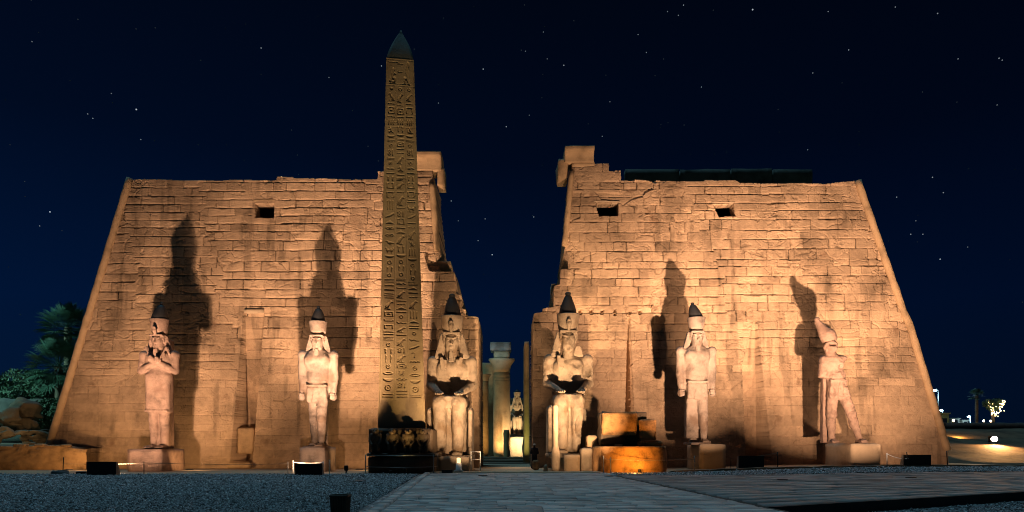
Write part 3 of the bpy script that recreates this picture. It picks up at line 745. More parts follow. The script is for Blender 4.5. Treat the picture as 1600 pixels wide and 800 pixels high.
# ================================================================== COLOSSI (carved in units of photo px at the statue's depth)
def head(S, cx, cy, cz, k=1.0, worn=0.0, ears=True):
    e = lambda c, r, **a: S.ell((cx + c[0] * k, cy + c[1] * k, cz + c[2] * k), tuple(q * k for q in r), **a)
    e((0, 1, 2), (9.6, 11, 13.5), k=2)
    e((0, -3, -7), (7.8, 8, 7.5), k=3)
    e((0, -4.5, 0), (8.2, 7, 9.5), k=2)
    S.cap((cx, cy + 2 * k, cz - 8 * k), (cx, cy + 3 * k, cz - 20 * k), 6.5 * k, 8 * k, k=2)
    if worn < .9:
        for s in (-1, 1):
            e((4.0 * s, -11.4, 1.6), (2.9, 2.0, 1.7), k=.8, sub=True)
            e((4.0 * s, -9.7, 1.3), (2.3, 1.3, 1.05), k=.4)
            e((4.1 * s, -10.2, 4.6), (3.7, 1.5, .9), k=.8, ry=-.12 * s)
        S.cap((cx, cy - 10.4 * k, cz + 2.5 * k), (cx, cy - 13.0 * k, cz - 3.2 * k), 1.1 * k, (1.9 if worn < .4 else .6) * k, k=.8)
        e((0, -10.4, -7.0), (3.3, 1.5, .85), k=.5); e((0, -10.2, -8.9), (2.8, 1.5, .85), k=.5)
        e((0, -12.0, -8.0), (3.6, 1.0, .3), k=.3, sub=True)
        e((0, -9.0, -12.0), (3.0, 2.5, 2.2), k=1)
    if ears:
        for s in (-1, 1): e((9.6 * s, -1.5, 1.5), (1.5, 2.6, 4.4), k=.8)
def nemes(S, cx, cy, cz, k=1.0, left=True, right=True, flare=1.0):
    """striped royal headcloth: cap, two flaring wings, lappets on the chest"""
    S.ell((cx, cy + 3 * k, cz + 5 * k), (12.2 * k, 12.0 * k, 12.5 * k), k=1)
    S.box((cx, cy - 5 * k, cz + 9.2 * k), (10.6 * k, 6.0 * k, 1.7 * k), rd=1.2 * k, k=1)
    for s, on in ((-1, left), (1, right)):
        if not on: continue
        S.box((cx + s * 15.4 * k * flare, cy + 3.5 * k, cz - 5 * k), (6.4 * k, 4.2 * k, 15.5 * k), (3.0 * k, 4.0 * k), rd=1.4 * k, k=1.2, sh=(-s * 4.8 * k * flare, 0))
        S.box((cx + s * 9.5 * k, cy - 6 * k, cz - 27 * k), (3.6 * k, 2.4 * k, 8 * k), (4.6 * k, 2.6 * k), rd=1 * k, k=1)
        for i in range(7):                                              # pleats
            z = cz - 18 * k + i * 3.6 * k
            S.box((cx + s * (17 - i * .75) * k, cy - 1.2 * k, z), (9 * k, .7 * k, .5 * k), rd=.2, k=.4, sub=True)
    S.ell((cx, cy - 6 * k, cz - 2 * k), (9.0 * k, 12 * k, 10.6 * k), k=1, sub=True)      # opening for the face
    S.box((cx, cy - 8 * k, cz - 14 * k), (9.6 * k, 11 * k, 8 * k), rd=2, k=1, sub=True)
def finish(S, name, sc_, org, m, parent, wear=.35, cell=5, seed=1):
    S.wear(wear, cell, seed); S.wear(wear * .6, cell * .38, seed + 1)
    return link(name, S.mesh(name, sc_, org), m, parent, smooth=True)
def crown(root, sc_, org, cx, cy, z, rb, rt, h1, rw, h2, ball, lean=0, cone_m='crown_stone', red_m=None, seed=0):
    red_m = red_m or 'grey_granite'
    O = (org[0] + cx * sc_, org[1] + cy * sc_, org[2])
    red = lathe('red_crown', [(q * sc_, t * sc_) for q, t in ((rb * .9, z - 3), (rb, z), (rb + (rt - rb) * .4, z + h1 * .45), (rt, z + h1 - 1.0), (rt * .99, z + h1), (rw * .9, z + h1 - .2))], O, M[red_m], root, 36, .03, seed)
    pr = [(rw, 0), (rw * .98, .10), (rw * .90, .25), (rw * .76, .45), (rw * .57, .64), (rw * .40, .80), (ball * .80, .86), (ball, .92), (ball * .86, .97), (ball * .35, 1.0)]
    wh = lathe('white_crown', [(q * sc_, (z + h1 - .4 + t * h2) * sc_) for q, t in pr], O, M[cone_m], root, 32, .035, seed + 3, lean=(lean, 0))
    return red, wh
def beard(root, sc_, org, cx, cy, zt, zb, m):
    S = Solid((cx - 7, cy - 8, zb - 3), (cx + 7, cy + 8, zt + 3), .7)
    S.box((cx, cy, (zt + zb) / 2), (3.9, 3.2, (zt - zb) / 2), (3.2, 3.0), rd=1)
    for i in range(4): S.box((cx, cy - 3.4, zb + (i + 1) * (zt - zb) / 5), (5, .7, .45), rd=.2, k=.4, sub=True)
    return finish(S, 'false_beard', sc_, org, m, root, .15)
def uraeus(root, sc_, org, cx, cy, z, m, s=1.0):
    S = Solid((cx - 5, cy - 8, z - 4), (cx + 5, cy + 6, z + 15), .6)
    S.cap((cx, cy, z), (cx, cy - 2 * s, z + 5 * s), 1.7 * s, 2.4 * s); S.ell((cx, cy - 2.4 * s, z + 6.2 * s), (2.9 * s, 1.4, 3.6 * s)); S.ell((cx, cy - 3.4 * s, z + 9.4 * s), (1.7 * s, 2.2 * s, 1.5 * s))
    return finish(S, 'uraeus', sc_, org, m, root, .1)

def foot(S, x, y, z, L=17, wd=6.2):
    S.box((x, y - L * .30, z + 2.6), (wd, L * .62, 3.0), (wd * .72, L * .5), rd=2, k=2, sh=(0, L * .12))
    for i in range(5): S.cap((x + (i - 2) * wd * .40, y - L * .80, z + 2.3), (x + (i - 2) * wd * .42, y - L * (1.0 - .035 * abs(i - 1)), z + 1.7), 1.35, 1.15, k=.5)

def fist(S, x, y, z, s):
    S.ell((x, y, z), (5.6, 5.8, 6.4), k=2)
    for i in range(4): S.cap((x + s * 2.0, y - 5.0, z + 4.2 - i * 2.6), (x - s * 3.6, y - 5.2, z + 4.0 - i * 2.6), 1.45, 1.3, k=.5)
    S.cap((x - s * 3.8, y - 2.0, z + 4.5), (x - s * 2.6, y - 6.0, z + .5), 1.5, 1.25, k=.5)

def standing_king(label, u, vb, Y, m, seed, leg_block=False, lean=0, cone='crown_stone'):
    """striding king with arms at his sides, nemes headcloth and double crown"""
    sc_ = Y / F; org = (PX(u, Y), Y, PZ(vb, Y))
    root = thing('royal_colossus', label, 'statue', (org[0], Y, org[2]), 'colossal stone kings before the temple pylon')
    S = Solid((-36, -30, -2), (36, 24, 192), .95)
    S.ell((0, 0, 134), (22, 12, 20), k=4); S.ell((0, 0, 108), (17.5, 11, 24), k=5); S.ell((0, -.5, 86), (16.5, 11, 14), k=5)
    for s in (-1, 1):
        S.ell((9.5 * s, -7.5, 136), (9.5, 5.5, 7), k=4)
        S.ell((24.5 * s, 1, 144), (7, 7.5, 7), k=4)
        S.cap((25 * s, 1, 142), (25.5 * s, 2, 108), 6.4, 5.6, k=2.5); S.cap((25.5 * s, 2, 108), (24.6 * s, -1, 86), 5.6, 4.4, k=2.5)
        fist(S, 24.4 * s, -1.5, 78, s)
    S.box((0, 3, 112), (23, 5, 28), (24, 5), rd=3, k=3)
    # kilt with projecting apron
    S.box((0, -.5, 81), (16.2, 11, 13), (15.5, 10), rd=4, k=2); S.box((0, -10, 80), (6.5, 3.0, 12), (2.8, 2), rd=1, k=1.2)
    S.box((0, -1, 95), (16.2, 10.6, 1.6), rd=1, k=.8)
    # legs: the king's left foot is advanced
    if leg_block:
        S.box((-7.5, 1, 38), (10, 8, 31), (9.2, 8), rd=2.5, k=1.2)
    else:
        S.cap((-7.0, 2, 72), (-6.6, 2, 42), 8.8, 7.4, k=2); S.ell((-6.6, -2.5, 42), (6, 5.5, 6.5), k=2); S.cap((-6.6, 3, 40), (-6.4, 4, 10), 7.2, 5.0, k=2); S.ell((-6.5, 5.5, 29), (6.4, 6, 11), k=3)
    S.cap((7.6, -4, 72), (8.2, -10, 42), 9.0, 7.4, k=2); S.ell((8.2, -14, 42), (6, 5.5, 6.5), k=2); S.cap((8.2, -9, 40), (8.6, -12, 10), 7.2, 5.0, k=2); S.ell((8.4, -8, 29), (6.4, 6, 11), k=3)
    if not leg_block: foot(S, -6.4, 4, 0)
    foot(S, 8.6, -12, 0)
    S.box((8, 9, 30), (5, 4, 30), rd=1, k=2)
    head(S, 0, -1, 163, .98)
    S.joint(62, .5, .05); S.joint(104, .4, -.06); S.joint(28, .45, .1)
    finish(S, 'figure', sc_, org, M[m], root, .45, 6, seed)
    N = Solid((-28, -18, 118), (28, 22, 192), .8); nemes(N, 0, -1, 163, 1.0); finish(N, 'nemes_headcloth', sc_, org, M[m], root, .25, 5, seed + 3)
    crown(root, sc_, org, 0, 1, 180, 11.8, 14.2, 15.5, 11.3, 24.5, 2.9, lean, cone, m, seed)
    beard(root, sc_, org, 0, -8.5, 151, 136, M[m])
    B = Solid((-14, 6, -1), (14, 24, 160), 1.3); B.box((1, 14, 78), (8.5, 6, 78), rd=.6); finish(B, 'back_pillar', sc_, org, M[m], root, .25, 6, seed + 5)
    K = Solid((-20, -36, -5), (20, 24, 3), 1.2); K.box((0, -4, -1.2), (15.5, 25, 1.9), rd=.6); finish(K, 'statue_base', sc_, org, M[m], root, .2, 5, seed + 6)
    return root

def osiride_king(label, u, vb, Y, m, seed):
    """mummiform king: arms crossed on the chest with sceptres, close kilt, feet together"""
    sc_ = Y / F; org = (PX(u, Y), Y, PZ(vb, Y))
    root = thing('royal_colossus', label, 'statue', (org[0], Y, org[2]), 'colossal stone kings before the temple pylon')
    S = Solid((-38, -30, -2), (38, 24, 190), .95)
    S.ell((0, 0, 136), (23, 12, 18), k=4); S.ell((0, 0, 112), (20, 11.5, 22), k=5)
    S.box((0, 0, 86), (18.5, 10.5, 31), (19, 10.5), rd=6, k=4)
    S.box((0, -.5, 58.5), (18.2, 11.0, 1.5), rd=1, k=1)
    for s in (-1, 1):
        S.ell((23 * s, 1, 146), (7.5, 7.5, 7), k=4)
        S.cap((25 * s, 1, 145), (26.0 * s, -2, 122), 6.6, 6.0, k=2.5)
        S.cap((26 * s, -3, 121), (-3 * s, -15 - s, 136 + s), 5.8, 4.4, k=1.6)
        S.ell((-5.5 * s, -15.5 - s, 138 + s), (4.6, 4.6, 5), k=1.5)
        for i in range(4): S.cap((-7.5 * s, -19, 141 - i * 2.1 + s), (-3.5 * s, -19.6, 141.6 - i * 2.1 + s), 1.2, 1.1, k=.4)
    for s in (-1, 1):
        S.cap((8.0 * s, -.5, 58), (8.0 * s, 0, 34), 8.2, 7.0, k=2); S.ell((8 * s, -4.5, 46), (5.6, 5, 6), k=2.5); S.cap((8.0 * s, .5, 34), (8.2 * s, 0, 9), 7.0, 5.2, k=2)
        foot(S, 8.2 * s, -1, 0, 19, 6.8)
    S.box((0, 5, 34), (14, 5, 32), rd=2, k=2)
    head(S, 0, -2, 167, .96)
    S.joint(74, .4, .04); S.joint(112, .45, -.03); S.joint(26, .5, .08)
    finish(S, 'figure', sc_, org, M[m], root, .4, 6, seed)
    N = Solid((-28, -20, 122), (28, 22, 196), .8); nemes(N, 0, -2, 167, .96); finish(N, 'nemes_headcloth', sc_, org, M[m], root, .25, 5, seed + 3)
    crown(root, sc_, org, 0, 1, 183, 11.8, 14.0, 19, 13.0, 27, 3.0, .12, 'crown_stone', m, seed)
    uraeus(root, sc_, org, 0, -12.5, 176, M[m], 1.2)
    beard(root, sc_, org, 0, -10.5, 155, 141, M[m])
    for s in (-1, 1):
        C = Solid((-28, -26, 128), (28, 6, 168), .7); C.cap((-6.5 * s, -16, 134), (-15 * s, -9, 157), 1.5, 1.4)
        if s > 0: C.cap((-15 * s, -9, 157), (-19 * s, -8, 154), 1.5, 1.2)
        else: C.cap((-15 * s, -9, 157), (-20 * s, -8.5, 147), 1.3, 2.0)
        finish(C, 'sceptre', sc_, org, M[m], root, .1)
    B = Solid((-16, 6, -1), (16, 26, 176), 1.3); B.box((1, 14, 86), (12, 7, 86), rd=.6); finish(B, 'back_pillar', sc_, org, M[m], root, .25, 6, seed + 5)
    return root

def seated_king(label, u, vb, Y, m, seed, worn=0.0, broken=False, group='seated colossi flanking the temple gateway', crowned=True, fine=1.0, nm='royal_colossus', scale=1.0):
    """king on a block throne, hands on his knees, nemes and double crown"""
    sc_ = Y / F * scale; org = (PX(u, Y), Y, PZ(vb, Y))
    root = thing(nm, label, 'statue', (org[0], Y, org[2]), group)
    S = Solid((-44, -62, -2), (44, 30, 206), 1.05 * fine)
    S.ell((0, 8, 132), (29, 15, 24), k=5); S.ell((0, 9, 104), (22, 14, 24), k=6)
    S.box((0, 10, 100), (24, 11, 22), (26, 11), rd=6, k=4)
    for s in (-1, 1):
        S.ell((11 * s, -2, 136), (11.5, 6, 8.5), k=5)
        S.ell((30 * s, 7, 147), (8.5, 9, 8), k=5)
        S.cap((31 * s, 7, 145), (32.5 * s, 6, 110), 8.2, 7.2, k=3)
        S.cap((32.5 * s, 5, 109), (17.5 * s, -33, 95), 7.2, 5.0, k=2.5)
        S.ell((16 * s, -40, 94), (6.2, 9, 3.2), k=2)
        for i in range(4): S.cap((16 * s + (i - 1.5) * 2.9, -45, 94.5), (15.6 * s + (i - 1.5) * 3.0, -54 + .8 * abs(i - 1.5), 91.5), 1.5, 1.25, k=.5)
        S.cap((16 * s - s * 5.4, -40, 94.5), (16 * s - s * 7.2, -47, 92.8), 1.7, 1.3, k=.6)
        if broken and s > 0:
            S.cap((13.5, 6, 82), (11.5, -38, 80), 12, 10.5, k=3); S.cap((10.5, -42, 78), (8, -42, 8), 10, 6.5, k=3)
            S.box((5, -36, 30), (6, 6, 30), rd=2, k=2); continue
        S.cap((14.5 * s, 6, 82), (14.5 * s, -42, 79.0), 13, 12, k=3); S.ell((14.5 * s, -47, 78.5), (10.3, 7, 10), k=2.5)
        S.cap((14.2 * s, -45, 76), (13 * s, -43, 12), 11.2, 8.2, k=2.5); S.ell((14.2 * s, -40, 50), (11, 9, 19), k=3)
        foot(S, 13 * s, -46, 0, 19, 8.4)
    S.box((0, -20, 80), (18, 30, 9), (17, 30), rd=3, k=3)
    S.box((0, -34, 40), (13, 8, 40), (14, 8), rd=2, k=2.5)
    S.box((0, 2, 92), (25, 12, 2), rd=1, k=1)
    head(S, 0, 2, 176, 1.22, worn)
    if worn > .4:                                                    # battered: chips out of the face, chin and chest
        S.ell((5, -13, 172), (5, 4, 6), k=2, sub=True); S.ell((-3, -12, 163), (5, 3.5, 4), k=2, sub=True); S.ell((14, -10, 140), (8, 6, 9), k=3, sub=True)
    S.joint(64, .45, .05); S.joint(30, .5, -.07); S.joint(122, .45, .04)
    if broken: S.ell((30, -2, 128), (8, 8, 10), k=3, sub=True); S.ell((14, -50, 40), (8, 9, 16), k=3, sub=True)
    finish(S, 'figure', sc_, org, M[m], root, .6, 7, seed)
    if fine < 1.5 and not (worn > .8):
        N = Solid((-36, -20, 120), (36, 30, 206), .9); nemes(N, 0, 2, 177, 1.3, True, not broken)
        if broken: N.box((16, 8, 160), (9, 5, 9), (4, 5), rd=2, k=2)
        finish(N, 'nemes_headcloth', sc_, org, M[m], root, .35, 6, seed + 3)
    else:
        N = Solid((-36, -20, 120), (36, 30, 206), 1.3); nemes(N, 0, 2, 177, 1.3); finish(N, 'nemes_headcloth', sc_, org, M[m], root, .3, 6, seed + 3)
    if crowned:
        crown(root, sc_, org, 0, 4, 195, 15.6, 18.0, 22, 14.2, 36 if fine < 1.5 else 15, 5.2, .0, 'crown_stone', m, seed)
        uraeus(root, sc_, org, 0, -11.5, 192, M[m], 1.5)
    if not broken: beard(root, sc_, org, 0, -9.5, 160, 144, M[m])
    T = Solid((-42, -60, -2), (42, 46, 150), 1.3 * fine)
    T.box((0, 4, 36), (31, 22, 36), rd=.8); T.box((0, 30, 72), (20, 7, 72), rd=.8)
    if broken:
        T.box((22, -2, 40), (14, 26, 44), rd=1, k=1, sub=True); T.ell((16, 8, 74), (14, 18, 14), sub=True)
    for s in (-1, 1):
        if broken and s > 0: continue
        T.box((30.5 * s, -12, 36), (3.6, 26, 36), rd=.8, k=.8)                    # side panels beside the shins
        T.cap((31 * s, -39, 0), (31 * s, -39, 64), 3.6, 3.2, k=1)                 # small queen standing by the leg
        T.ell((31 * s, -40, 66), (3.4, 3.6, 4.4), k=1.2)
    finish(T, 'throne', sc_, org, M[m], root, .4, 6, seed + 5)
    K = Solid((-42, -72, -9), (42, 48, 3), 1.5); K.box((0, -10, -3), (34, 52, 3.4), rd=.6); finish(K, 'statue_base', sc_, org, M[m], root, .3, 6, seed + 6)
    return root

def broken_king(label, u, vb, Y, m, seed):
    """damaged striding king: worn crowned head, stump of an arm, split kilt"""
    sc_ = Y / F; org = (PX(u, Y), Y, PZ(vb, Y))
    root = thing('royal_colossus', label, 'statue', (org[0], Y, org[2]), 'colossal stone kings before the temple pylon')
    S = Solid((-46, -30, -2), (48, 26, 172), .95)
    S.ell((-7, 0, 124), (17, 12, 15), k=4); S.ell((-3, 0, 104), (14, 11, 16), k=5)
    S.ell((-20, 1, 130), (8.5, 8.5, 7), k=4); S.cap((-21, 1, 128), (-23.5, 0, 106), 7.5, 7.5, k=2.5); S.box((-23, 0, 97), (12, 12, 4), rd=1, k=1, sub=True, ry=.25)
    S.ell((8, 1, 130), (8, 8, 6.5), k=4); S.ell((15, -2, 122), (8, 9, 9), k=2, sub=True)
    S.box((0, 0, 84), (15.5, 11, 16), (13, 10), rd=4, k=3, sh=(-2, 0)); S.box((0, -10.5, 84), (5, 2.5, 13), (2.5, 2), rd=1, k=1.2, ry=.1)
    S.box((-1, -.5, 97), (14.5, 10.8, 1.5), rd=1, k=.8)
    S.ell((12, -11, 92), (7, 5, 6), k=1.5, sub=True); S.ell((-13, -10, 78), (5, 4, 9), k=1.5, sub=True)
    S.cap((-8, 1, 72), (-9.5, 1, 44), 8.8, 7.2, k=2); S.ell((-9.5, -3, 43), (5.8, 5, 6), k=2.5); S.cap((-9.5, 2, 42), (-8.5, 2, 6), 7.0, 5.2, k=2); S.ell((-9.3, 4.5, 30), (6.4, 5.6, 11), k=3)
    S.cap((8, -3, 74), (17, -9, 44), 9, 7.2, k=2); S.ell((17.5, -13, 43), (5.8, 5, 6), k=2.5); S.cap((17.5, -9, 42), (27, -12, 8), 7.0, 4.6, k=2); S.ell((21, -7, 31), (6.4, 5.6, 10), k=3)
    foot(S, -8.5, 2, 0); foot(S, 28, -12, 0, 20, 6.0)
    S.cap((-12, -1, 138), (-13, 1, 150), 6.5, 6.5, k=3); 
    S.ell((-12, -2, 151), (10.5, 10.5, 11), k=2); S.ell((-10, -9.5, 146), (6, 4, 4.5), k=2); S.ell((-12, -11, 153), (6, 3, 2.5), k=1.5, sub=True)
    S.cap((-5, 0, 128), (-12, 0, 140), 7, 7, k=3); S.ell((3, -10, 118), (7, 3, 5), k=1.5, sub=True); S.ell((-9, -12, 112), (9, 2.6, 2), k=1, sub=True)
    finish(S, 'figure', sc_, org, M[m], root, .8, 5, seed)
    C = Solid((-42, -22, 146), (12, 22, 204), .9)
    C.ell((-13, 2, 165), (11.8, 12, 14), k=3, ry=.0); C.cap((-18, 4, 172), (-29, 7, 190), 10, 4.6, k=4); C.ell((-29.5, 7, 194), (4.3, 4.3, 4), k=2)
    C.ell((0, -10, 172), (7, 7, 10), k=3, sub=True)
    finish(C, 'white_crown', sc_, org, M[m], root, .7, 6, seed + 3)
    B = Solid((-30, 4, -1), (10, 26, 150), 1.3); B.box((-14, 13, 72), (6, 6, 72), (5, 6), rd=.6); B.ell((-14, 13, 146), (12, 12, 8), sub=True); finish(B, 'back_pillar', sc_, org, M[m], root, .5, 6, seed + 5)
    return root

YS = 45.5
osiride_king('pink stone king with arms crossed on his chest, wearing a tight kilt, furthest left', 249, 701, YS, 'pink_granite', 3)
standing_king('grey stone king with arms at his sides, between tall wall recess and obelisk', 497, 698, YS, 'grey_granite', 13)
broken_king('battered stone king with a broken arm stump and one leg thrust out, furthest right', 1309, 692, YS, 'pink_granite', 33)
standing_king('standing stone king whose one leg is a square block, right of the orange base', 1088, 692, YS, 'grey_granite', 23, True, -.26)
seated_king('seated stone colossus left of the gateway, with a complete headcloth, beard and both legs whole', 706, 711, 45.6, 'golden_granite', 43, .3)
seated_king('seated stone colossus right of the gateway, face worn and half its throne broken off', 888, 708, 45.6, 'golden_granite', 53, .7, True)

# ---- plinths (each a stone of its own)
def plinth(label, u0, u1, v0, v1, Yf, dep, m, seed, **k):
    o = rough_block('stone_plinth', (PX(u0, Yf), Yf, min(PZ(v1, Yf), .0) - .05), (PX(u1, Yf), Yf + dep, PZ(v0, Yf)), m, None, amp=.02, cut=.28, seed=seed, bevel=.035, **k)
    return tag(o, label, 'plinth', 'plinths under the colossi')
plinth('smooth pink plinth of two courses under the king with crossed arms', 198, 251, 701.5, 742, 43.9, 3.3, M['pink_granite'], 61)
plinth('grey square plinth behind the white roped posts, under the king beside the obelisk', 467, 507, 698.5, 742, 43.9, 3.0, M['grey_granite'], 62)
plinth('pale block plinth, dark on its left side, under the king with one square leg', 1094, 1135, 693.5, 740, 43.9, 3.4, M['pale_sandstone'], 63, chips=.05)
plinth('cream veined plinth with an orange shaded side, under the battered king', 1331, 1377, 692.8, 736, 43.9, 3.8, M['pale_sandstone'], 64, chips=.04)
plinth('pale plinth behind the lit bollard, under the left seated colossus', 684, 733, 713, 745, 42.4, 5.4, M['pale_sandstone'], 65)
plinth('yellowish squared plinth under the legs of the right seated colossus', 881, 907, 709.5, 745, 42.4, 5.4, M['pale_sandstone'], 66, chips=.06)
def loose(name, label, cat, u0, u1, v0, v1, Yf, dep, m, seed, group=None, **k):
    o = rough_block(name, (PX(u0, Yf), Yf, PZ(v1, Yf)), (PX(u1, Yf), Yf + dep, PZ(v0, Yf)), m, None, seed=seed, **k)
    return tag(o, label, cat, group)
loose('stone_block', 'brightly lit rough block standing right of the right seated colossus', 'stone block', 908, 927, 700, 743, 42.2, 1.4, M['pale_sandstone'], 71, amp=.05, cut=.15, chips=.12)
loose('stone_block', 'low dark slab lying under the brightly lit block by the round base', 'stone block', 906, 930, 736, 743, 41.6, .8, M['dark_granite'], 72, amp=.03, cut=.15)
loose('stone_block', 'notched broken block perched on the lit block beside the right colossus', 'stone block', 917, 934, 680, 700, 42.6, 1.2, M['sandstone_block'], 73, amp=.09, cut=.12, chips=.35)
loose('stone_stub', 'small stump of stone on the threshold left of the pale pillar', 'stone block', 849, 857, 726, 738, 40.2, .4, M['sandstone_block'], 74, amp=.02, cut=.08, taper=.3)
o = lathe('stone_pillar', [(.20, 0), (.26, .25), (.30, 1.0), (.17, 1.55), (.165, 2.6), (.16, 3.85), (.17, 3.95)], (PX(868, 41.6), 41.6, .1), M['pale_sandstone'], None, 20, .02, 5)
tag(o, 'slender pale pillar swelling at its foot, beside the right seated colossus', 'pillar')
# ================================================================== OBELISK
def glyph(code, x, y):
    """signed distance (inside < 0) of a carved sign in the unit square, x and y from -1 to 1"""
    A = np.abs; H = np.hypot
    def seg(x0, y0, x1, y1, w_):
        dx, dy = x1 - x0, y1 - y0; t = np.clip(((x - x0) * dx + (y - y0) * dy) / (dx * dx + dy * dy), 0, 1)
        return H(x - x0 - t * dx, y - y0 - t * dy) - w_
    def disc(cx_, cy_, r): return H(x - cx_, y - cy_) - r
    def ring(cx_, cy_, r, w_): return A(H(x - cx_, y - cy_) - r) - w_
    def bx(cx_, cy_, a, b): return np.maximum(A(x - cx_) - a, A(y - cy_) - b)
    def ov(cx_, cy_, a, b): return (H((x - cx_) / a, (y - cy_) / b) - 1) * min(a, b)
    mn = lambda *q: np.minimum.reduce(q)
    if code == 'bird':      # falcon / vulture standing, facing left
        rot = mn(seg(-.30, .55, .75, -.75, .17), seg(.0, .2, .45, -.25, .27))
        return mn(disc(-.42, .66, .22), seg(-.55, .62, -.78, .52, .08), rot, seg(.05, -.1, -.05, -.9, .07), seg(.3, -.3, .25, -.9, .07), seg(-.3, -.9, .4, -.9, .06))
    if code == 'birdr':     # same sign turned to the right
        return glyph('bird', -x, y)
    if code == 'duck':
        return mn(ov(.1, -.1, .6, .35), disc(-.5, .45, .2), seg(-.5, .4, -.3, .0, .12), seg(-.65, .42, -.9, .35, .06), seg(.5, 0, .9, -.2, .1), seg(0, -.4, 0, -.9, .06), seg(.25, -.4, .25, -.9, .06))
    if code == 'ring': return ring(0, 0, .62, .16)
    if code == 'sun': return mn(ring(0, 0, .66, .13), disc(0, 0, .20))
    if code == 'disc': return disc(0, 0, .7)
    if code == 'bar': return bx(0, 0, .95, .42)
    if code == 'bars': return mn(bx(0, .5, .95, .22), bx(0, -.5, .95, .22))
    if code == 'lines': return mn(bx(0, .65, .95, .13), bx(0, 0, .95, .13), bx(0, -.65, .95, .13))
    if code == 'dots': return mn(disc(-.65, 0, .24), disc(0, 0, .24), disc(.65, 0, .24))
    if code == 'strokes': return mn(bx(-.6, 0, .1, .85), bx(0, 0, .1, .85), bx(.6, 0, .1, .85))
    if code == 'water':
        t = (x * 3.5) % 1; zz = (A(t - .5) * 2 - .5) * .6
        return np.maximum(A(y - zz) - .26, A(x) - .95) * .6
    if code == 'mouth': return np.maximum(ov(0, 0, .95, .55), -ov(0, 0, .62, .26))
    if code == 'eye': return mn(np.maximum(ov(0, 0, .95, .55), -ov(0, 0, .72, .38)), disc(0, 0, .26))
    if code == 'basket': return np.maximum(ov(0, .55, .95, 1.3), y - .55)
    if code == 'box': return np.maximum(bx(0, 0, .85, .85), -bx(0, 0, .62, .62))
    if code == 'boxdot': return mn(np.maximum(bx(0, 0, .9, .85), -bx(0, .0, .68, .6)), disc(0, 0, .3))
    if code == 'house': return np.maximum(np.maximum(bx(0, 0, .9, .8), -bx(0, -.1, .66, .6)), -bx(0, -.75, .25, .3))
    if code == 'reed': return mn(seg(0, -.9, .0, .9, .10), ov(.18, .45, .25, .45))
    if code == 'reeds': return np.minimum(glyph('reed', x * 2 + .95, y), glyph('reed', x * 2 - .95, y)) * .5
    if code == 'ankh': return mn(ring(0, .5, .3, .1), bx(0, -.4, .1, .5), bx(0, .08, .5, .1))
    if code == 'was': return mn(seg(0, -.9, 0, .6, .08), seg(0, .6, -.35, .8, .1), seg(-.35, .8, -.5, .6, .07), seg(0, -.85, -.2, -.95, .06))
    if code == 'ka': return mn(bx(0, -.55, .7, .14), bx(-.72, .1, .13, .75), bx(.72, .1, .13, .75), bx(-.55, .8, .3, .1), bx(.55, .8, .3, .1))
    if code == 'knife': return mn(seg(-.85, -.5, .75, .55, .16), seg(-.2, -.25, .75, .55, .22))
    if code == 'arm': return mn(bx(.05, -.1, .85, .15), seg(-.8, -.1, -.9, .5, .13), disc(.85, 0, .2))
    if code == 'snake': return mn(seg(-.9, .4, -.6, -.2, .12), seg(-.6, -.2, -.1, .15, .12), seg(-.1, .15, .35, -.25, .12), seg(.35, -.25, .95, -.1, .1))
    if code == 'scarab': return mn(ov(0, -.1, .42, .6), disc(0, .6, .24), seg(-.4, .2, -.85, .65, .07), seg(.4, .2, .85, .65, .07), seg(-.4, -.2, -.85, -.3, .07), seg(.4, -.2, .85, -.3, .07), seg(-.3, -.5, -.6, -.9, .07), seg(.3, -.5, .6, -.9, .07))
    if code == 'man':       # kneeling figure
        return mn(disc(-.1, .62, .24), seg(-.05, .4, .15, -.3, .22), seg(.15, -.4, -.5, -.45, .17), seg(-.5, -.45, -.4, -.85, .12), seg(-.4, -.85, .6, -.85, .12), seg(0, .2, -.6, .1, .1), seg(.2, -.4, .6, -.8, .15))
    if code == 'manr': return glyph('man', -x, y)
    if code == 'god':       # seated figure with plume
        return mn(disc(-.05, .35, .2), seg(-.05, .5, .1, .98, .10), seg(.0, .1, .05, -.5, .26), seg(.0, -.55, -.55, -.5, .14), seg(-.55, -.5, -.5, -.95, .1), seg(.1, -.6, .3, -.95, .2))
    if code == 'feather': return mn(ov(0, .15, .3, .75), seg(0, -.9, 0, -.5, .08))
    if code == 'chick2': return np.minimum(glyph('duck', x * 2 + 1, y), glyph('duck', -(x * 2 - 1), y)) * .5
    if code == 'two': return mn(bx(-.55, -.1, .14, .8), bx(.55, -.1, .14, .8), disc(-.55, .7, .25), disc(.55, .7, .25))
    if code == 'ringank': return mn(ring(-.5, .3, .38, .13), seg(.45, -.8, .45, .8, .1), disc(.45, .5, .25), disc(-.5, -.6, .18))
    if code == 'tri': return np.maximum(np.maximum(-y - .8, y * .6 + A(x) * 1.1 - .6), -9)
    if code == 'rope': return mn(ring(-.35, .4, .3, .12), ring(-.35, -.4, .3, .12), seg(.5, -.8, .5, .8, .12))
    if code == 'disk3': return mn(ring(-.62, 0, .26, .1), ring(0, 0, .26, .1), ring(.62, 0, .26, .1))
    return disc(0, 0, .4)
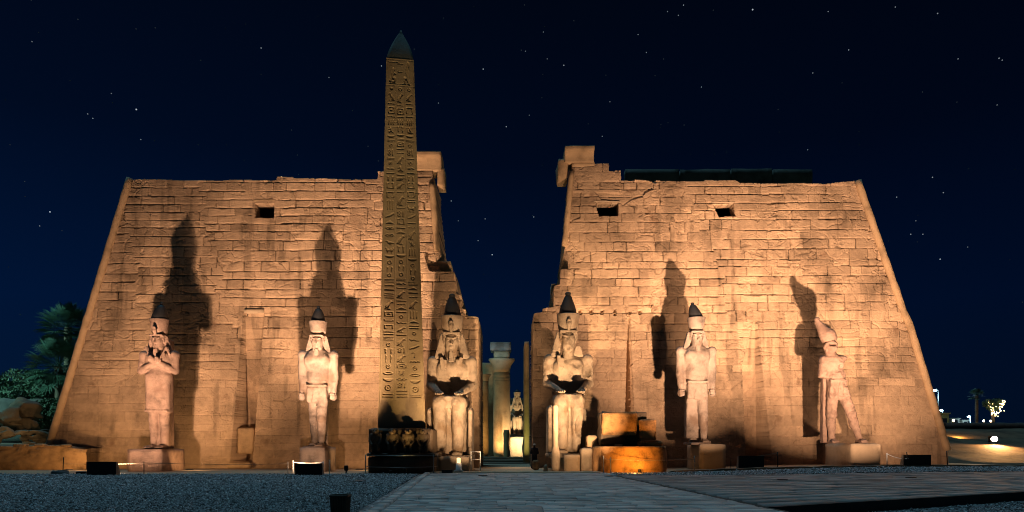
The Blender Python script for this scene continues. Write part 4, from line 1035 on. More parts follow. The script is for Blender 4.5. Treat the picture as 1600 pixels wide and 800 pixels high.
COLS = [
 # left column, top to bottom: (sign, height in px)
 [('disc', 7), ('bird', 15), ('bar', 4), ('boxdot', 13), ('bar', 4), ('strokes', 10), ('man', 11), ('basket', 6), ('lines', 4), ('sun', 7), ('rope', 12), ('lines', 4), ('sun', 7), ('mouth', 6), ('bar', 5), ('two', 8), ('ka', 12), ('house', 12), ('strokes', 18), ('knife', 12), ('tri', 6), ('eye', 9), ('eye', 10), ('duck', 9), ('chick2', 11), ('basket', 6), ('ring', 9), ('reeds', 8), ('ring', 8), ('lines', 6), ('water', 5), ('bar', 5), ('lines', 10), ('birdr', 16), ('boxdot', 9), ('arm', 8), ('house', 8), ('bars', 8), ('lines', 6), ('sun', 9), ('two', 8), ('reeds', 12), ('sun', 9), ('mouth', 9), ('basket', 8), ('sun', 13), ('bars', 8)],
 [('ring', 8), ('birdr', 18), ('snake', 4), ('boxdot', 13), ('bar', 3), ('strokes', 10), ('two', 11), ('basket', 6), ('bars', 4), ('boxdot', 9), ('bar', 4), ('dots', 5), ('birdr', 15), ('man', 12), ('bar', 5), ('lines', 6), ('birdr', 12), ('dots', 7), ('birdr', 18), ('arm', 4), ('rope', 12), ('ka', 12), ('bar', 5), ('tri', 5), ('birdr', 17), ('two', 12), ('basket', 7), ('ring', 9), ('reeds', 9), ('ring', 9), ('lines', 5), ('eye', 6), ('arm', 4), ('birdr', 14), ('bar', 4), ('dots', 4), ('tri', 5), ('bar', 4), ('ring', 8), ('snake', 9), ('birdr', 10), ('bar', 5), ('birdr', 15), ('rope', 10), ('birdr', 14), ('boxdot', 8), ('scarab', 11), ('eye', 7), ('rope', 10), ('bar', 5), ('lines', 8)],
 [('ring', 7), ('birdr', 14), ('bar', 4), ('house', 13), ('bar', 4), ('strokes', 10), ('man', 11), ('basket', 6), ('lines', 4), ('sun', 7), ('rope', 12), ('bar', 4), ('sun', 7), ('mouth', 6), ('bar', 5), ('two', 8), ('ka', 12), ('house', 11), ('bars', 7), ('chick2', 13), ('knife', 11), ('bar', 5), ('dots', 5), ('birdr', 16), ('scarab', 9), ('strokes', 14), ('basket', 6), ('ring', 8), ('reeds', 9), ('ring', 8), ('lines', 6), ('tri', 5), ('bar', 5), ('dots', 5), ('birdr', 15), ('strokes', 14), ('tri', 5), ('bars', 8), ('ring', 8), ('snake', 10), ('knife', 10), ('was', 10), ('disk3', 8), ('sun', 9), ('mouth', 9), ('basket', 8), ('sun', 13), ('bars', 6)],
]
YO = 42.0
ob = thing('obelisk', 'tall carved granite obelisk with a dark pointed tip, left of the gateway', 'obelisk', (PX(627, 43.4), 43.4, 2.6))
zb, zt = PZ(669, YO), PZ(86, YO)
xb0, xb1 = PX(590.5, YO), PX(664, YO); xt0, xt1 = PX(603, YO), PX(646, YO)
axx = ((xb0 + xb1) / 2 + (xt0 + xt1) / 2) / 2
hb, ht = (xb1 - xb0) / 2, (xt1 - xt0) / 2; cb_, ct_ = (xb0 + xb1) / 2, (xt0 + xt1) / 2
def ob_face():
    ns, nz = 128, 1100
    s = np.linspace(-1, 1, ns + 1); t = np.linspace(0, 1, nz + 1)
    S_, T_ = np.meshgrid(s, t)
    hw = hb + (ht - hb) * T_; Z = zb + (zt - zb) * T_; X = cb_ + (ct_ - cb_) * T_ + S_ * hw
    dep = np.zeros_like(X)
    pxh = F / YO                                                # px per metre
    vt = 86 + (1 - T_) * (669 - 86)                             # photo row (for laying out the sign rows only)
    colc = (-.60, .0, .60); cw = .235
    for c, col in enumerate(COLS):
        tot = sum(h for _, h in col); k = (624 - 131) / (tot + 2.2 * len(col)); v = 131.0
        for code, h in col:
            hh = h * k; a, b = v, v + hh; v += hh + 2.2 * k
            r0 = np.searchsorted(-vt[:, 0], -b); r1 = np.searchsorted(-vt[:, 0], -a)
            if r1 - r0 < 3: continue
            sl = slice(r0, r1)
            c0 = np.searchsorted(s, colc[c] - cw); c1 = np.searchsorted(s, colc[c] + cw)
            xx = (S_[sl, c0:c1] - colc[c]) / cw; yy = 1 - 2 * (vt[sl, c0:c1] - a) / (b - a)
            wpx = cw * 2 * hw[sl, c0:c1].mean() * pxh; asp = wpx / hh                # keep roundish signs round
            if code in ('ring', 'sun', 'disc', 'scarab'):
                if asp > 1: xx = xx * asp
            g = glyph(code, xx, yy) * min(hh, wpx) / 2 / pxh                          # metres
            q = sst(.012, -.014, g) if False else 1 - sst(-.014, .012, g)
            dep[sl, c0:c1] = np.maximum(dep[sl, c0:c1], q * (.062 + .025 * vn(X[sl, c0:c1] * .9, Z[sl, c0:c1] * .9, 5)))
    # offering scene in the top panel
    m = (vt > 88) & (vt < 128)
    for code, cx_, cy_, wx_, wy_ in (('man', -.52, 112, .34, 13), ('god', .50, 108, -.36, 17), ('bar', -.5, 92, .36, 1.6), ('disk3', 0, 94, .22, 3), ('feather', .62, 96, .14, 6), ('snake', 0, 107, .18, 3), ('bar', .0, 126, .8, .8)):
        g = glyph(code, (S_ - cx_) / abs(wx_) * (1 if wx_ > 0 else -1) * (-1 if code in ('man', 'god') else 1), -(vt - cy_) / wy_) * .35
        dep = np.maximum(dep, (1 - sst(-.014, .012, g)) * .07 * m)
    # dividing lines
    for c in (-.31, .31): dep = np.maximum(dep, .022 * np.exp(-((S_ - c) / .012) ** 2) * ((vt > 130) & (vt < 628)))
    for c in (-.93, .93): dep = np.maximum(dep, .015 * np.exp(-((S_ - c) / .010) ** 2) * (vt < 628))
    for v_ in (88, 129, 187, 195): dep = np.maximum(dep, .02 * np.exp(-((vt - v_) / .5) ** 2))
    dep += .012 * (fbm(X * 1.2, Z * 1.2, 3) - .5) + .01 * (fbm(X * 6, Z * 6, 4) - .5)
    chip = sst(.62, .72, fbm(X * 1.1, Z * .6, 8)) * sst(.90, .99, np.abs(S_)); dep += chip * .05
    Yv = YO + .018 * (Z - zb) + dep
    V = np.stack([X, Yv, Z], -1).reshape(-1, 3); ii = np.arange(len(V)).reshape(X.shape)
    Q = np.stack([ii[:-1, :-1], ii[:-1, 1:], ii[1:, 1:], ii[1:, :-1]], -1).reshape(-1, 4)
    # sides and back
    k = len(V); ext = []; Y1b, Y1t = YO + 2 * hb, YO + 2 * hb - .018 * (zt - zb)
    L = ii[:, 0]; Rr = ii[:, -1]
    BL = []; 
    for t_ in t: ext.append((cb_ + (ct_ - cb_) * t_ - (hb + (ht - hb) * t_), Y1b + (Y1t - Y1b) * t_, zb + (zt - zb) * t_))
    for t_ in t: ext.append((cb_ + (ct_ - cb_) * t_ + (hb + (ht - hb) * t_), Y1b + (Y1t - Y1b) * t_, zb + (zt - zb) * t_))
    n_ = len(t); bl = k + np.arange(n_); br = k + n_ + np.arange(n_)
    Q = np.concatenate([Q, np.stack([bl[:-1], L[:-1], L[1:], bl[1:]], 1), np.stack([Rr[:-1], br[:-1], br[1:], Rr[1:]], 1), np.stack([br[:-1], bl[:-1], bl[1:], br[1:]], 1)])
    return np_mesh('shaft', np.concatenate([V, np.array(ext)]), Q)
link('shaft', ob_face(), M['obelisk_granite'], ob)
def pyramidion():
    V = []; Q = []; zt2 = PZ(39.5, YO + .8); y0, y1 = YO + .018 * (zt - zb), YO + 2 * hb - .018 * (zt - zb); n_ = 14; q = 8
    cy = (y0 + y1) / 2
    for i in range(n_ + 1):
        t = i / n_; f = (1 - t ** 1.35) * .97 + .0; f = max(f, .07); z = zt + .01 + (zt2 - zt) * t
        ring = []
        for sd in range(4):
            for j in range(q):
                a = -1 + 2 * j / q
                ring.append([(a, -1), (1, a), (-a, 1), (-1, -a)][sd])
        for a, b in ring: V.append((ct_ + a * ht * f + .05 * t, cy + b * (y1 - y0) / 2 * f, z))
    k = 4 * q
    for i in range(n_):
        for j in range(k): Q.append([i * k + j, i * k + (j + 1) % k, (i + 1) * k + (j + 1) % k, (i + 1) * k + j])
    V = np.array(V, np.float32); V += .03 * np.stack([n3(V, 1.3, 1), n3(V, 1.3, 2), n3(V, 1.3, 3)], 1)
    me = np_mesh('pyramidion', V, Q); bm = bmesh.new(); bm.from_mesh(me); bm.verts.ensure_lookup_table(); bm.faces.new([bm.verts[n_ * k + j] for j in range(k)]); bm.to_mesh(me); bm.free()
    return link('pyramidion', me, M['pyramidion_stone'], ob)
pyramidion()
ob.location = (cb_ - .20, YO + hb, zb); ob.rotation_euler = (0, 0, R(9))
for k_ in ob.children: k_.location = (-cb_, -(YO + hb), -zb)
# ---- pedestal with carved baboons
pd = thing('obelisk_pedestal', 'dark granite pedestal with four carved baboons, under the standing obelisk', 'pedestal', (PX(627, 43), 43, 0))
YP = 40.9
rough_block('die_block', (PX(575.5, YP), YP, PZ(709, YP)), (PX(676, YP), 46.2, PZ(669.5, YP)), M['dark_granite'], pd, amp=.05, cut=.18, seed=3, chips=.12)
rough_block('lower_step', (PX(571, 40.2), 40.2, PZ(713.5, 40.2)), (PX(681, 40.2), 46.6, PZ(707.5, 40.2)), M['dark_granite'], pd, amp=.03, cut=.2, seed=4, chips=.06)
rough_block('foundation', (PX(574, 40.5), 40.5, -.1), (PX(679, 40.5), 46.4, PZ(713.5, 40.5) - .004), M['dark_granite'], pd, amp=.05, cut=.25, seed=5)
def baboon(u, seed):
    sc_ = 40.5 / F; org = (PX(u, 40.55), 40.55, PZ(708, 40.55))
    S = Solid((-13, -11, -2), (13, 12, 44), .7)
    S.ell((0, 2, 20), (7.2, 6, 10), k=3); S.ell((0, 1, 26), (8.2, 6.4, 6.5), k=3)          # body with mane
    S.ell((0, -1.5, 34.5), (5.4, 5, 4.8), k=1.5); S.cap((0, -5, 33.5), (0, -9, 32.5), 2.9, 2.1, k=1.2); S.ell((0, -5.6, 36.4), (3.8, 1.2, .8), k=.6)
    for s in (-1, 1):
        S.ell((2 * s, -5.8, 35.4), (1, .8, .7), k=.4, sub=True); S.ell((5.2 * s, 0, 35), (1, 1.5, 1.8), k=.6)
        S.cap((7 * s, 0, 28), (8.2 * s, -3, 19), 2.7, 2.2, k=1.5); S.cap((8.2 * s, -3, 19), (5.2 * s, -7, 14), 2.2, 1.7, k=1.2); S.ell((4.6 * s, -7.6, 13), (1.8, 1.6, 2), k=.8)
        S.cap((4.2 * s, 1, 14), (4.8 * s, -4, 9), 3.8, 3.0, k=1.5); S.cap((4.8 * s, -4, 9), (4.6 * s, -1, 2), 2.6, 2.0, k=1.2); S.ell((4.6 * s, -4, 1.2), (2.2, 4, 1.4), k=1)
    S.box((0, 7, 18), (6, 4, 17), rd=1, k=2)
    finish(S, 'baboon', sc_, org, M['dark_granite'], pd, .3, 4, seed)
for i, u in enumerate((587, 613, 638, 662)): baboon(u, 80 + i)
# ---- broken base of the second obelisk
bb = thing('broken_obelisk_base', 'rounded broken base of the lost obelisk, glowing orange right of the gateway', 'pedestal', (PX(986, 41.3), 41.3, 0))
def drum():
    # plan: rounded front, long back
    x0, x1 = PX(930, 41), PX(1043, 41); c = (x0 + x1) / 2; a = (x1 - x0) / 2; n_ = 64; nz = 14; V = []; Q = []; zt_ = PZ(697.5, 40)
    for k in range(nz + 1):
        z = -.1 + (zt_ + .1) * k / nz
        for i in range(n_):
            t = 2 * math.pi * i / n_; ct, st_ = math.cos(t), math.sin(t); e_ = .55
            f = 1 + .02 * math.sin(z * 2)
            V.append((c + a * f * math.copysign(abs(ct) ** e_, ct), 42.0 + 2.3 * math.copysign(abs(st_) ** (.8 if st_ < 0 else e_), st_), z))
    for k in range(nz):
        for i in range(n_): Q.append([k * n_ + i, k * n_ + (i + 1) % n_, (k + 1) * n_ + (i + 1) % n_, (k + 1) * n_ + i])
    V = np.array(V, np.float32); d = V - np.array((c, 42, 0)); d[:, 2] = 0; d /= np.linalg.norm(d, axis=1)[:, None]
    groove = -.05 * np.exp(-((V[:, 2] - .78) / .035) ** 2)
    V += d * (.04 * n3(V, .9, 4) + .025 * n3(V, 3, 5) + groove)[:, None]
    me = np_mesh('drum', V, Q); bm = bmesh.new(); bm.from_mesh(me); bm.verts.ensure_lookup_table()
    bm.faces.new([bm.verts[nz * n_ + i] for i in range(n_)]); bm.to_mesh(me); bm.free()
    return link('drum', me, M['base_block'], bb)
drum()
YB = 41.0; z0 = PZ(697.5, 40)
def bp(name, u0, u1, v0, v1, Y, dep, m, seed, **k):
    return rough_block(name, (PX(u0, Y), Y, max(z0 + .004, PZ(v1, Y))), (PX(u1, Y), Y + dep, PZ(v0, Y)), M[m], bb, seed=seed, **k)
bp('core_block', 938, 1002, 643, 698, 41.9, 1.5, 'dark_granite', 1, amp=.08, cut=.16, chips=.35)
bp('carved_slab', 941, 996, 644, 680, 41.25, .64, 'base_block', 2, amp=.045, cut=.09, chips=.16)
bp('split_block', 997.5, 1027, 655, 688, 41.3, 1.6, 'base_block', 3, amp=.10, cut=.10, chips=.5)
bp('top_rubble', 996, 1012, 643, 656, 42.0, 1.0, 'dark_granite', 5, amp=.09, cut=.12, chips=.4)
bp('flat_slab', 999, 1036, 689, 698, 41.1, 1.7, 'base_block', 6, amp=.04, cut=.12, chips=.15)
bp('pale_chip', 960, 974, 692.5, 698, 40.9, .3, 'pale_sandstone', 7, amp=.04, cut=.08, chips=.2)
# ================================================================== COURT SEEN THROUGH THE GATEWAY
def papyrus_column(label, u, vt, vb, Y, r, m, parent_group=None, abacus=True):
    zt_ = PZ(vt, Y); x = PX(u, Y); zcap = zt_ - 1.55 * r
    root = thing('court_column', label, 'column', (x, Y, 0), parent_group)
    lathe('column_base', [(r * 1.35, .04), (r * 1.38, .25), (r * 1.25, .42)], (x, Y, 0), M[m], root, 32, .03, 1)
    pr = [(r * .9, .42), (r, 1.0), (r * 1.0, zcap * .5), (r * .93, zcap * .8)]
    zc = zcap
    for i in range(5): pr += [(r * .95, zc - 1.0 + i * .16), (r * .95, zc - .93 + i * .16), (r * .91, zc - .90 + i * .16)]
    pr += [(r * .90, zc)]
    # drum courses
    full = []
    for (a, za), (b, zb_) in zip(pr[:-1], pr[1:]):
        n_ = max(1, int((zb_ - za) / .4))
        for i in range(n_): full.append((a + (b - a) * i / n_ + (.0 if i % 2 else -.015), za + (zb_ - za) * i / n_))
    full.append(pr[-1])
    lathe('shaft', full, (x, Y, 0), M[m], root, 36, .03, 7)
    lathe('capital', [(r * .92, zc), (r * .95, zc + .35 * r), (r * 1.08, zc + .8 * r), (r * 1.32, zc + 1.2 * r), (r * 1.5, zc + 1.42 * r), (r * 1.46, zt_)], (x, Y, 0), M[m], root, 36, .03, 9)
    if abacus: rough_block('abacus', (x - r * .9, Y - r * .9, zt_ + .002), (x + r * .9, Y + r * .9, zt_ + .8 * r), M[m], root, amp=.03, cut=.3)
    return root
papyrus_column('tall court column with an open flower capital, seen through the gateway', 784, 561, 706, 78, 1.0, 'sandstone_block')
o = rough_block('stone_architrave', (PX(766, 78), 76.6, PZ(561, 78) + .82), (PX(799, 78), 79.6, PZ(536.5, 78)), M['grey_granite'], amp=.05, cut=.35, seed=3); tag(o, 'architrave block lit cold blue on top of the tall court column', 'architrave')
papyrus_column('slim court column lit yellow beside the left gateway jamb', 757, 585, 706, 86, .55, 'sandstone_block', abacus=False)
o = rough_block('court_wall', (PX(752, 92), 92, 0), (PX(776, 92), 96, PZ(566, 92)), M['sandstone_block'], amp=.08, cut=.6, seed=4); tag(o, 'dim stretch of court wall left of the tall column', 'wall')
o = rough_block('court_wall', (PX(818, 62.5), 62.5, 0), (PX(828, 62.5), 66, PZ(532, 62.5)), M['sandstone_block'], amp=.12, cut=.4, seed=5, chips=.3, taper=.12); tag(o, 'narrow broken wall end lit greenish, inside the gateway on the right', 'wall')
o = rough_block('court_wall', (PX(797, 110), 110, 0), (PX(822, 110), 112, PZ(622, 110)), M['rock'], amp=.1, cut=.7, seed=6, chips=.3); tag(o, 'low dark wall behind the small seated statue in the court', 'wall')
o = rough_block('stone_block', (PX(787, 76), 74.5, 0), (PX(796.5, 76), 75.6, PZ(672, 74.5)), M['sandstone_block'], amp=.05, cut=.3, seed=7, chips=.1); tag(o, 'squared block standing at the foot of the tall court column', 'stone block')
seated_king('small crowned seated statue on a pale base, far inside the court', 808, 679, 80, 'pale_sandstone', 91, .2, False, None, True, 1.7, 'seated_statue', .305)
o = rough_block('stone_plinth', (PX(797, 77), 77, 0), (PX(820, 77), 82.5, PZ(680, 77) - .14), M['pale_sandstone'], amp=.03, cut=.3, seed=8); tag(o, 'pale wide plinth under the small seated statue in the court', 'plinth', 'plinths under the colossi')
for i, (y, h) in enumerate(((60, .10), (66, .26), (72, .42))):
    o = rough_block('court_step', (-6, y, -.1), (4.2 if i else 2.6, y + 6.2, h), M['dark_earth'], amp=.02, cut=.6, seed=9 + i, bevel=.03); struct(o)

# ================================================================== LEFT EDGE: bank wall, ruin, trees
bw = thing('bank_wall', 'low rubble retaining wall lit orange at the left edge, running up to the pylon', 'wall', (-38, 44, 0))
def bank():
    V = []; Q = []; T = []; n_, h = 190, 30
    xs = np.linspace(-52, -29.3, n_ + 1); tz = np.linspace(0, 1, h + 1)
    X, T_ = np.meshgrid(xs, tz); top = 1.62 + .12 * (fbm(X * .6, X * 0, 3) - .5) * 2 - .25 * sst(-31.5, -29.3, X); Z = -.1 + (top + .1) * T_
    Y = 43.2 + (X + 52) * .19
    d = .10 * (fbm(X * 2.2, Z * 3.6, 5) - .5) * 2 + .05 * (fbm(X * 6, Z * 6, 6) - .5) * 2 + .22 * sst(.55, .9, T_) * (fbm(X * 3, Z * 5, 9) - .5)
    Y = Y - d + .10 * Z
    V = np.stack([X, Y, Z], -1).reshape(-1, 3); ii = np.arange(len(V)).reshape(X.shape)
    Q = np.stack([ii[:-1, :-1], ii[:-1, 1:], ii[1:, 1:], ii[1:, :-1]], -1).reshape(-1, 4)
    k = len(V); B = V[ii[-1]].copy(); B[:, 1] += 1.0; B[:, 2] += .05; V = np.concatenate([V, B]); b = k + np.arange(n_ + 1)
    Q = np.concatenate([Q, np.stack([ii[-1][:-1], ii[-1][1:], b[1:], b[:-1]], 1)])
    return link('rubble_face', np_mesh('rubble_face', V, Q), M['rubble'], bw)
bank()
for i in range(16):
    x = -51 + i * 1.32 + random.uniform(-.3, .3); y = 43.3 + (x + 52) * .19 + .18; s = random.uniform(.25, .5)
    rough_block('coping_stone', (x, y, 1.45), (x + s * 2, y + .5, 1.62 + s * .35), M['rubble'], bw, amp=.06, cut=.14, seed=i, chips=.2)
# raised ground behind the bank wall
gxx, gyy = np.meshgrid(np.linspace(-120, -29.6, 60), np.linspace(44, 110, 50), indexing='ij')
zz = 1.5 + .5 * (fbm(gxx * .25, gyy * .25, 2) - .4) + .03 * np.clip(gyy - 50, 0, 40)
lowe = 43.9 + (np.maximum(gxx, -52) + 52) * .19
gyy2 = np.maximum(gyy, lowe)
zz = np.where(gyy <= lowe + .01, 1.5, zz)
V = np.stack([gxx, gyy2, zz], -1).reshape(-1, 3); ii = np.arange(len(V)).reshape(gxx.shape)
struct(link('raised_ground', np_mesh('raised_ground', V, np.stack([ii[:-1, :-1], ii[1:, :-1], ii[1:, 1:], ii[:-1, 1:]], -1).reshape(-1, 4)), M['earth'], smooth=True))
def boulder(label, u, v, Y, rx, ry, rz, seed, m='rock', nm='boulder'):
    S = Solid((-1.5, -1.5, -1.5), (1.5, 1.5, 1.5), .075)
    rs = np.random.RandomState(seed); S.ell((0, 0, 0), (1, 1, 1), k=.2)
    for i in range(12):
        a = rs.normal(size=3); a /= np.linalg.norm(a); S.box(tuple(a * 1.35), (.6, 1.2, .55), rd=.05, k=.12, sub=True, rz=rs.rand() * 3, ry=rs.rand() * 3)
    S.wear(.12, .45, seed); S.wear(.05, .18, seed + 1)
    me = S.mesh(nm, 1, (0, 0, 0)); c = P(u, v, Y); me.transform(Matrix.Translation(c) @ Matrix.Diagonal((rx, ry, rz, 1)))
    o = link(nm, me, M[m], smooth=True); return tag(o, label, 'rock', 'boulders of the ruin behind the bank wall')
boulder('largest rounded boulder of the ruin at the left edge, under the dark mud wall', 20, 655, 55, 2.4, 1.8, 1.7, 3)
boulder('long low boulder lying in front of the ruin, nearest the pylon corner', 50, 683, 53, 1.5, 1.0, .75, 5)
boulder('dark boulder on the ruin between the big boulder and the pylon', 62, 662, 56, 1.7, 1.3, 1.5, 7)
boulder('small boulder cut off by the left edge of the picture', 4, 684, 52, 1.0, .9, .9, 9)
o = rough_block('mud_wall', (-60, 61, 2.0), (PX(75, 61), 62, PZ(622, 61)), M['mud_wall'], amp=.15, cut=.5, seed=3); tag(o, 'dark mud brick wall below the trees at the left edge', 'wall')

def leaf_mesh(pts, nrm, sizes, seed):
    rs = np.random.RandomState(seed); n_ = len(pts)
    a = rs.normal(size=(n_, 3)); a -= nrm * (a * nrm).sum(1)[:, None]; a /= np.linalg.norm(a, axis=1)[:, None]; b = np.cross(nrm, a)
    s = sizes[:, None]; V = np.stack([pts - a * s, pts - b * s * .45, pts + a * s, pts + b * s * .45], 1).reshape(-1, 3)
    return V, np.arange(4 * n_).reshape(-1, 4)
def bushy_tree(label, x, y, zg, height, rad, lobes, n, seed, m='leaf', nm='tree', group=None, leaf=.16):
    rs = np.random.RandomState(seed); root = thing(nm, label, 'tree', (x, y, zg), group)
    bm = bmesh.new(); base = Vector((x, y, zg)); cz = zg + height
    tube_bm(bm, [base, base + Vector((.1, 0, height * .25)), base + Vector((-.05, .1, height * .5))], [.24, .19, .15], 8)
    V = []; Nn = []; Sz = []
    for lx, lz, lr in lobes:
        ly = rs.uniform(-.4, .4) * rad; c = np.array((x + lx * rad, y + ly, zg + lz * height))
        tube_bm(bm, [base + Vector((-.05, .1, height * .42)), Vector(c) * .5 + (base + Vector((0, 0, height * .5))) * .5, Vector(c)], [.12, .08, .03], 6)
        k = int(n * lr ** 2 / sum(q[2] ** 2 for q in lobes)); d = rs.normal(size=(k, 3)); d /= np.linalg.norm(d, axis=1)[:, None]
        r_ = rad * lr * (.45 + .6 * rs.rand(k) ** .55) * (1 + .28 * n3(d, 2.4, seed + int(10 * lx)))
        p = c + d * r_[:, None] * np.array((1, 1, .8)); V.append(p); q = d + rs.normal(size=(k, 3)) * .7; Nn.append(q / np.linalg.norm(q, axis=1)[:, None]); Sz.append(rs.uniform(.5, 1.3, k) * leaf)
    link('trunk', bm_mesh('trunk', bm), M['bark'], root, smooth=True)
    v, q = leaf_mesh(np.concatenate(V), np.concatenate(Nn), np.concatenate(Sz), seed); link('crown', np_mesh('crown', v, q), M[m], root)
    return root
def fan_palm(label, x, y, zg, zc, rad, n, seed, group=None, skirt=.5):
    rs = np.random.RandomState(seed); root = thing('palm_tree', label, 'tree', (x, y, zg), group)
    h = zc - zg; lathe('trunk', [((.11 + .07 * rad) * (1 + .1 * (i % 2)), i * h / 26) if i > 2 else (.18 + .07 * rad, i * h / 26) for i in range(27)], (x, y, zg), M['bark'], root, 14, .03, seed)
    V = []; Q = []
    c = np.array((x, y, zc))
    for i in range(n):
        az = rs.rand() * 2 * math.pi; el = math.asin(rs.uniform(-skirt, 1)); L = rad * rs.uniform(.5, .66)
        d = np.array((math.cos(az) * math.cos(el), math.sin(az) * math.cos(el), math.sin(el))); tip = c + d * L - np.array((0, 0, .12 * L))
        side = np.cross(d, (0, 0, 1)); side /= np.linalg.norm(side) + 1e-6; up = np.cross(side, d)
        w_ = .02; k = len(V); V += [c - side * w_, c + side * w_, tip + side * w_, tip - side * w_]; Q.append([k, k + 1, k + 2, k + 3])
        nl = 17; fl = rad * rs.uniform(.34, .48)
        for j in range(nl):
            a = (j / (nl - 1) - .5) * 3.9 + rs.normal() * .05; dd = d * math.cos(a) + side * math.sin(a) + up * .15; dd /= np.linalg.norm(dd)
            l = fl * (1 - .25 * abs(j / (nl - 1) - .5) * 2); p1 = tip + dd * l * .6; p2 = tip + dd * l - np.array((0, 0, .18 * l)); pp = np.cross(dd, up + .3 * d); pp /= np.linalg.norm(pp) + 1e-6
            k = len(V); V += [tip, p1 + pp * .05 * rad * .35, p2, p1 - pp * .05 * rad * .35]; Q.append([k, k + 1, k + 2, k + 3])
    link('crown', np_mesh('crown', V, Q), M['palm_leaf'], root); return root
YT = 66
fan_palm('tall fan palm rising highest beside the left pylon corner', PX(106, YT), YT, 2.2, PZ(512, YT), 2.9, 110, 3, 'trees at the left edge')
fan_palm('lower fan palm with drooping fronds in front of the tall palm', PX(92, 62), 62, 2.2, PZ(572, 62), 3.1, 130, 4, 'trees at the left edge', .8)
bushy_tree('round dark tree at the left edge, left of the palms', PX(33, 64), 64, 2.2, 5.0, 2.6, [(-.9, .95, .62), (-.2, 1.05, .7), (.5, .98, .62), (.95, .85, .5), (0, .75, .6), (-1.3, .8, .5)], 9000, 5, group='trees at the left edge')
bushy_tree('low wide bush below the palms, partly behind the ruin', PX(72, 60), 60, 2.2, 3.0, 2.0, [(-.9, .75, .6), (0, .9, .62), (.8, .8, .6), (-.2, .5, .6)], 5000, 15, group='trees at the left edge')

# ================================================================== RIGHT EDGE: bank, terrace, promenade
gxx, gyy = np.meshgrid(np.linspace(33.5, 130, 90), np.linspace(47, 96, 80), indexing='ij')
def slope_z(x, y):
    return .36 + 3.05 * sst(52, 73, y + .12 * (44 - x)) + .28 * (fbm(x * .35, y * .35, 4) - .5) + .12 * (fbm(x * 1.4, y * 1.4, 5) - .5)
zz = np.where((gyy < 48) | (gxx < 34.5), -.1, slope_z(gxx, gyy))
V = np.stack([gxx, gyy, zz], -1).reshape(-1, 3); ii = np.arange(len(V)).reshape(gxx.shape)
struct(link('sand_slope', np_mesh('sand_slope', V, np.stack([ii[:-1, :-1], ii[1:, :-1], ii[1:, 1:], ii[:-1, 1:]], -1).reshape(-1, 4)), M['dark_earth'], smooth=True))
o = rough_block('terrace_wall', (44, 80, -.1), (120, 82, PZ(660, 80)), M['mud_wall'], amp=.10, cut=.8, seed=5); tag(o, 'long dark terrace wall behind the sand slope on the right', 'wall')
struct(box('promenade', (44, 82.01, -.1), (140, 140, PZ(661, 82)), M['mud_wall']))
ZP = float(PZ(661, 82))
def lamp_post(label, u, v, Y, h, lit, arm=0):
    x = PX(u, Y); z = PZ(v, Y); root = thing('street_lamp', label, 'street lamp', (x, Y, z - h), 'street lamps of the promenade')
    tube('pole', [(x, Y, z - h), (x, Y, z - h * .5), (x, Y, z - .15)], [.11, .08, .06], M['grey_metal'], root)
    tube('arm', [(x, Y, z - .15), (x - arm * .5, Y, z + .12), (x - arm, Y, z + .05)], .05, M['grey_metal'], root)
    bm = bmesh.new(); bmesh.ops.create_icosphere(bm, subdivisions=2, radius=.24, matrix=Matrix.Translation((x - arm, Y, z - .12)) @ Matrix.Diagonal((1, 1, .6, 1)))
    g = link('lamp_globe', bm_mesh('lamp_globe', bm), lit, root, smooth=True)
    l = bpy.data.lights.new('street_light', 'POINT'); l.energy = 260; l.color = (.45, .78, 1); l.shadow_soft_size = .3
    lo2 = bpy.data.objects.new('street_light', l); COL.objects.link(lo2); lo2.location = (x - arm, Y - .5, z - .55)
    return root
COLD = emit('lamp_cold', (.45, .80, 1), 30); WARML = emit('lamp_warm', (1, .72, .4), 30); FAIRY = emit('fairy_light', (1, .70, .30), 14)
def lpart(*a): pass
lamp_post('tall street lamp shining blue white at the edge of the right pylon', 1466, 609, 96, 5.2, COLD, .5)
lamp_post('second street lamp, lower and partly hidden behind the yellow kiosk', 1473, 640, 112, 3.0, COLD, .2)
lamp_post('short street lamp shining left of the promenade palm', 1516, 650, 104, 1.9, COLD, .2)
fan_palm('slender palm on the promenade with a small round crown', PX(1526, 94), 94, ZP, PZ(618, 94), 1.25, 46, 8, None, .5)
hl = bushy_tree('forked tree strung with warm fairy lights on the promenade', PX(1551, 92), 92, ZP, 3.0, 1.3, [(-.75, .98, .5), (-.35, .8, .42), (.65, 1.05, .52), (.35, .78, .42)], 2200, 9, 'leaf', 'tree', None, .12)
rs = np.random.RandomState(4)
bm = bmesh.new()
for i in range(60):
    s = -1 if i % 2 else 1; t = rs.rand(); c = Vector((PX(1551, 92) + s * (.1 + .85 * t) + rs.normal() * .18, 92 - .75 + rs.normal() * .2, ZP + 1.2 + 2.0 * t + rs.normal() * .15))
    bmesh.ops.create_icosphere(bm, subdivisions=1, radius=.055, matrix=Matrix.Translation(c))
o = link('fairy_lights', bm_mesh('fairy_lights', bm), FAIRY, hl); o['kind'] = 'stuff'
def kiosk(label, u0, u1, v0, Y, m, cat='kiosk'):
    x0, x1 = PX(u0, Y), PX(u1, Y); z1 = PZ(v0, Y); root = thing('kiosk', label, cat, ((x0 + x1) / 2, Y, ZP))
    box('wall', (x0, Y, ZP), (x1, Y + 3, z1 - .18), M[m], root); box('roof', (x0 - .15, Y - .2, z1 - .178), (x1 + .15, Y + 3.1, z1), M[m], root)
    w_ = (x1 - x0); n_ = max(1, int(w_ / .9))
    for i in range(n_):
        a = x0 + w_ * (i + .2) / n_; box('window', (a, Y - .03, ZP + .5), (a + w_ * .6 / n_, Y + .05, min(ZP + 1.3, z1 - .3)), M['window_dark'], root)
    return root
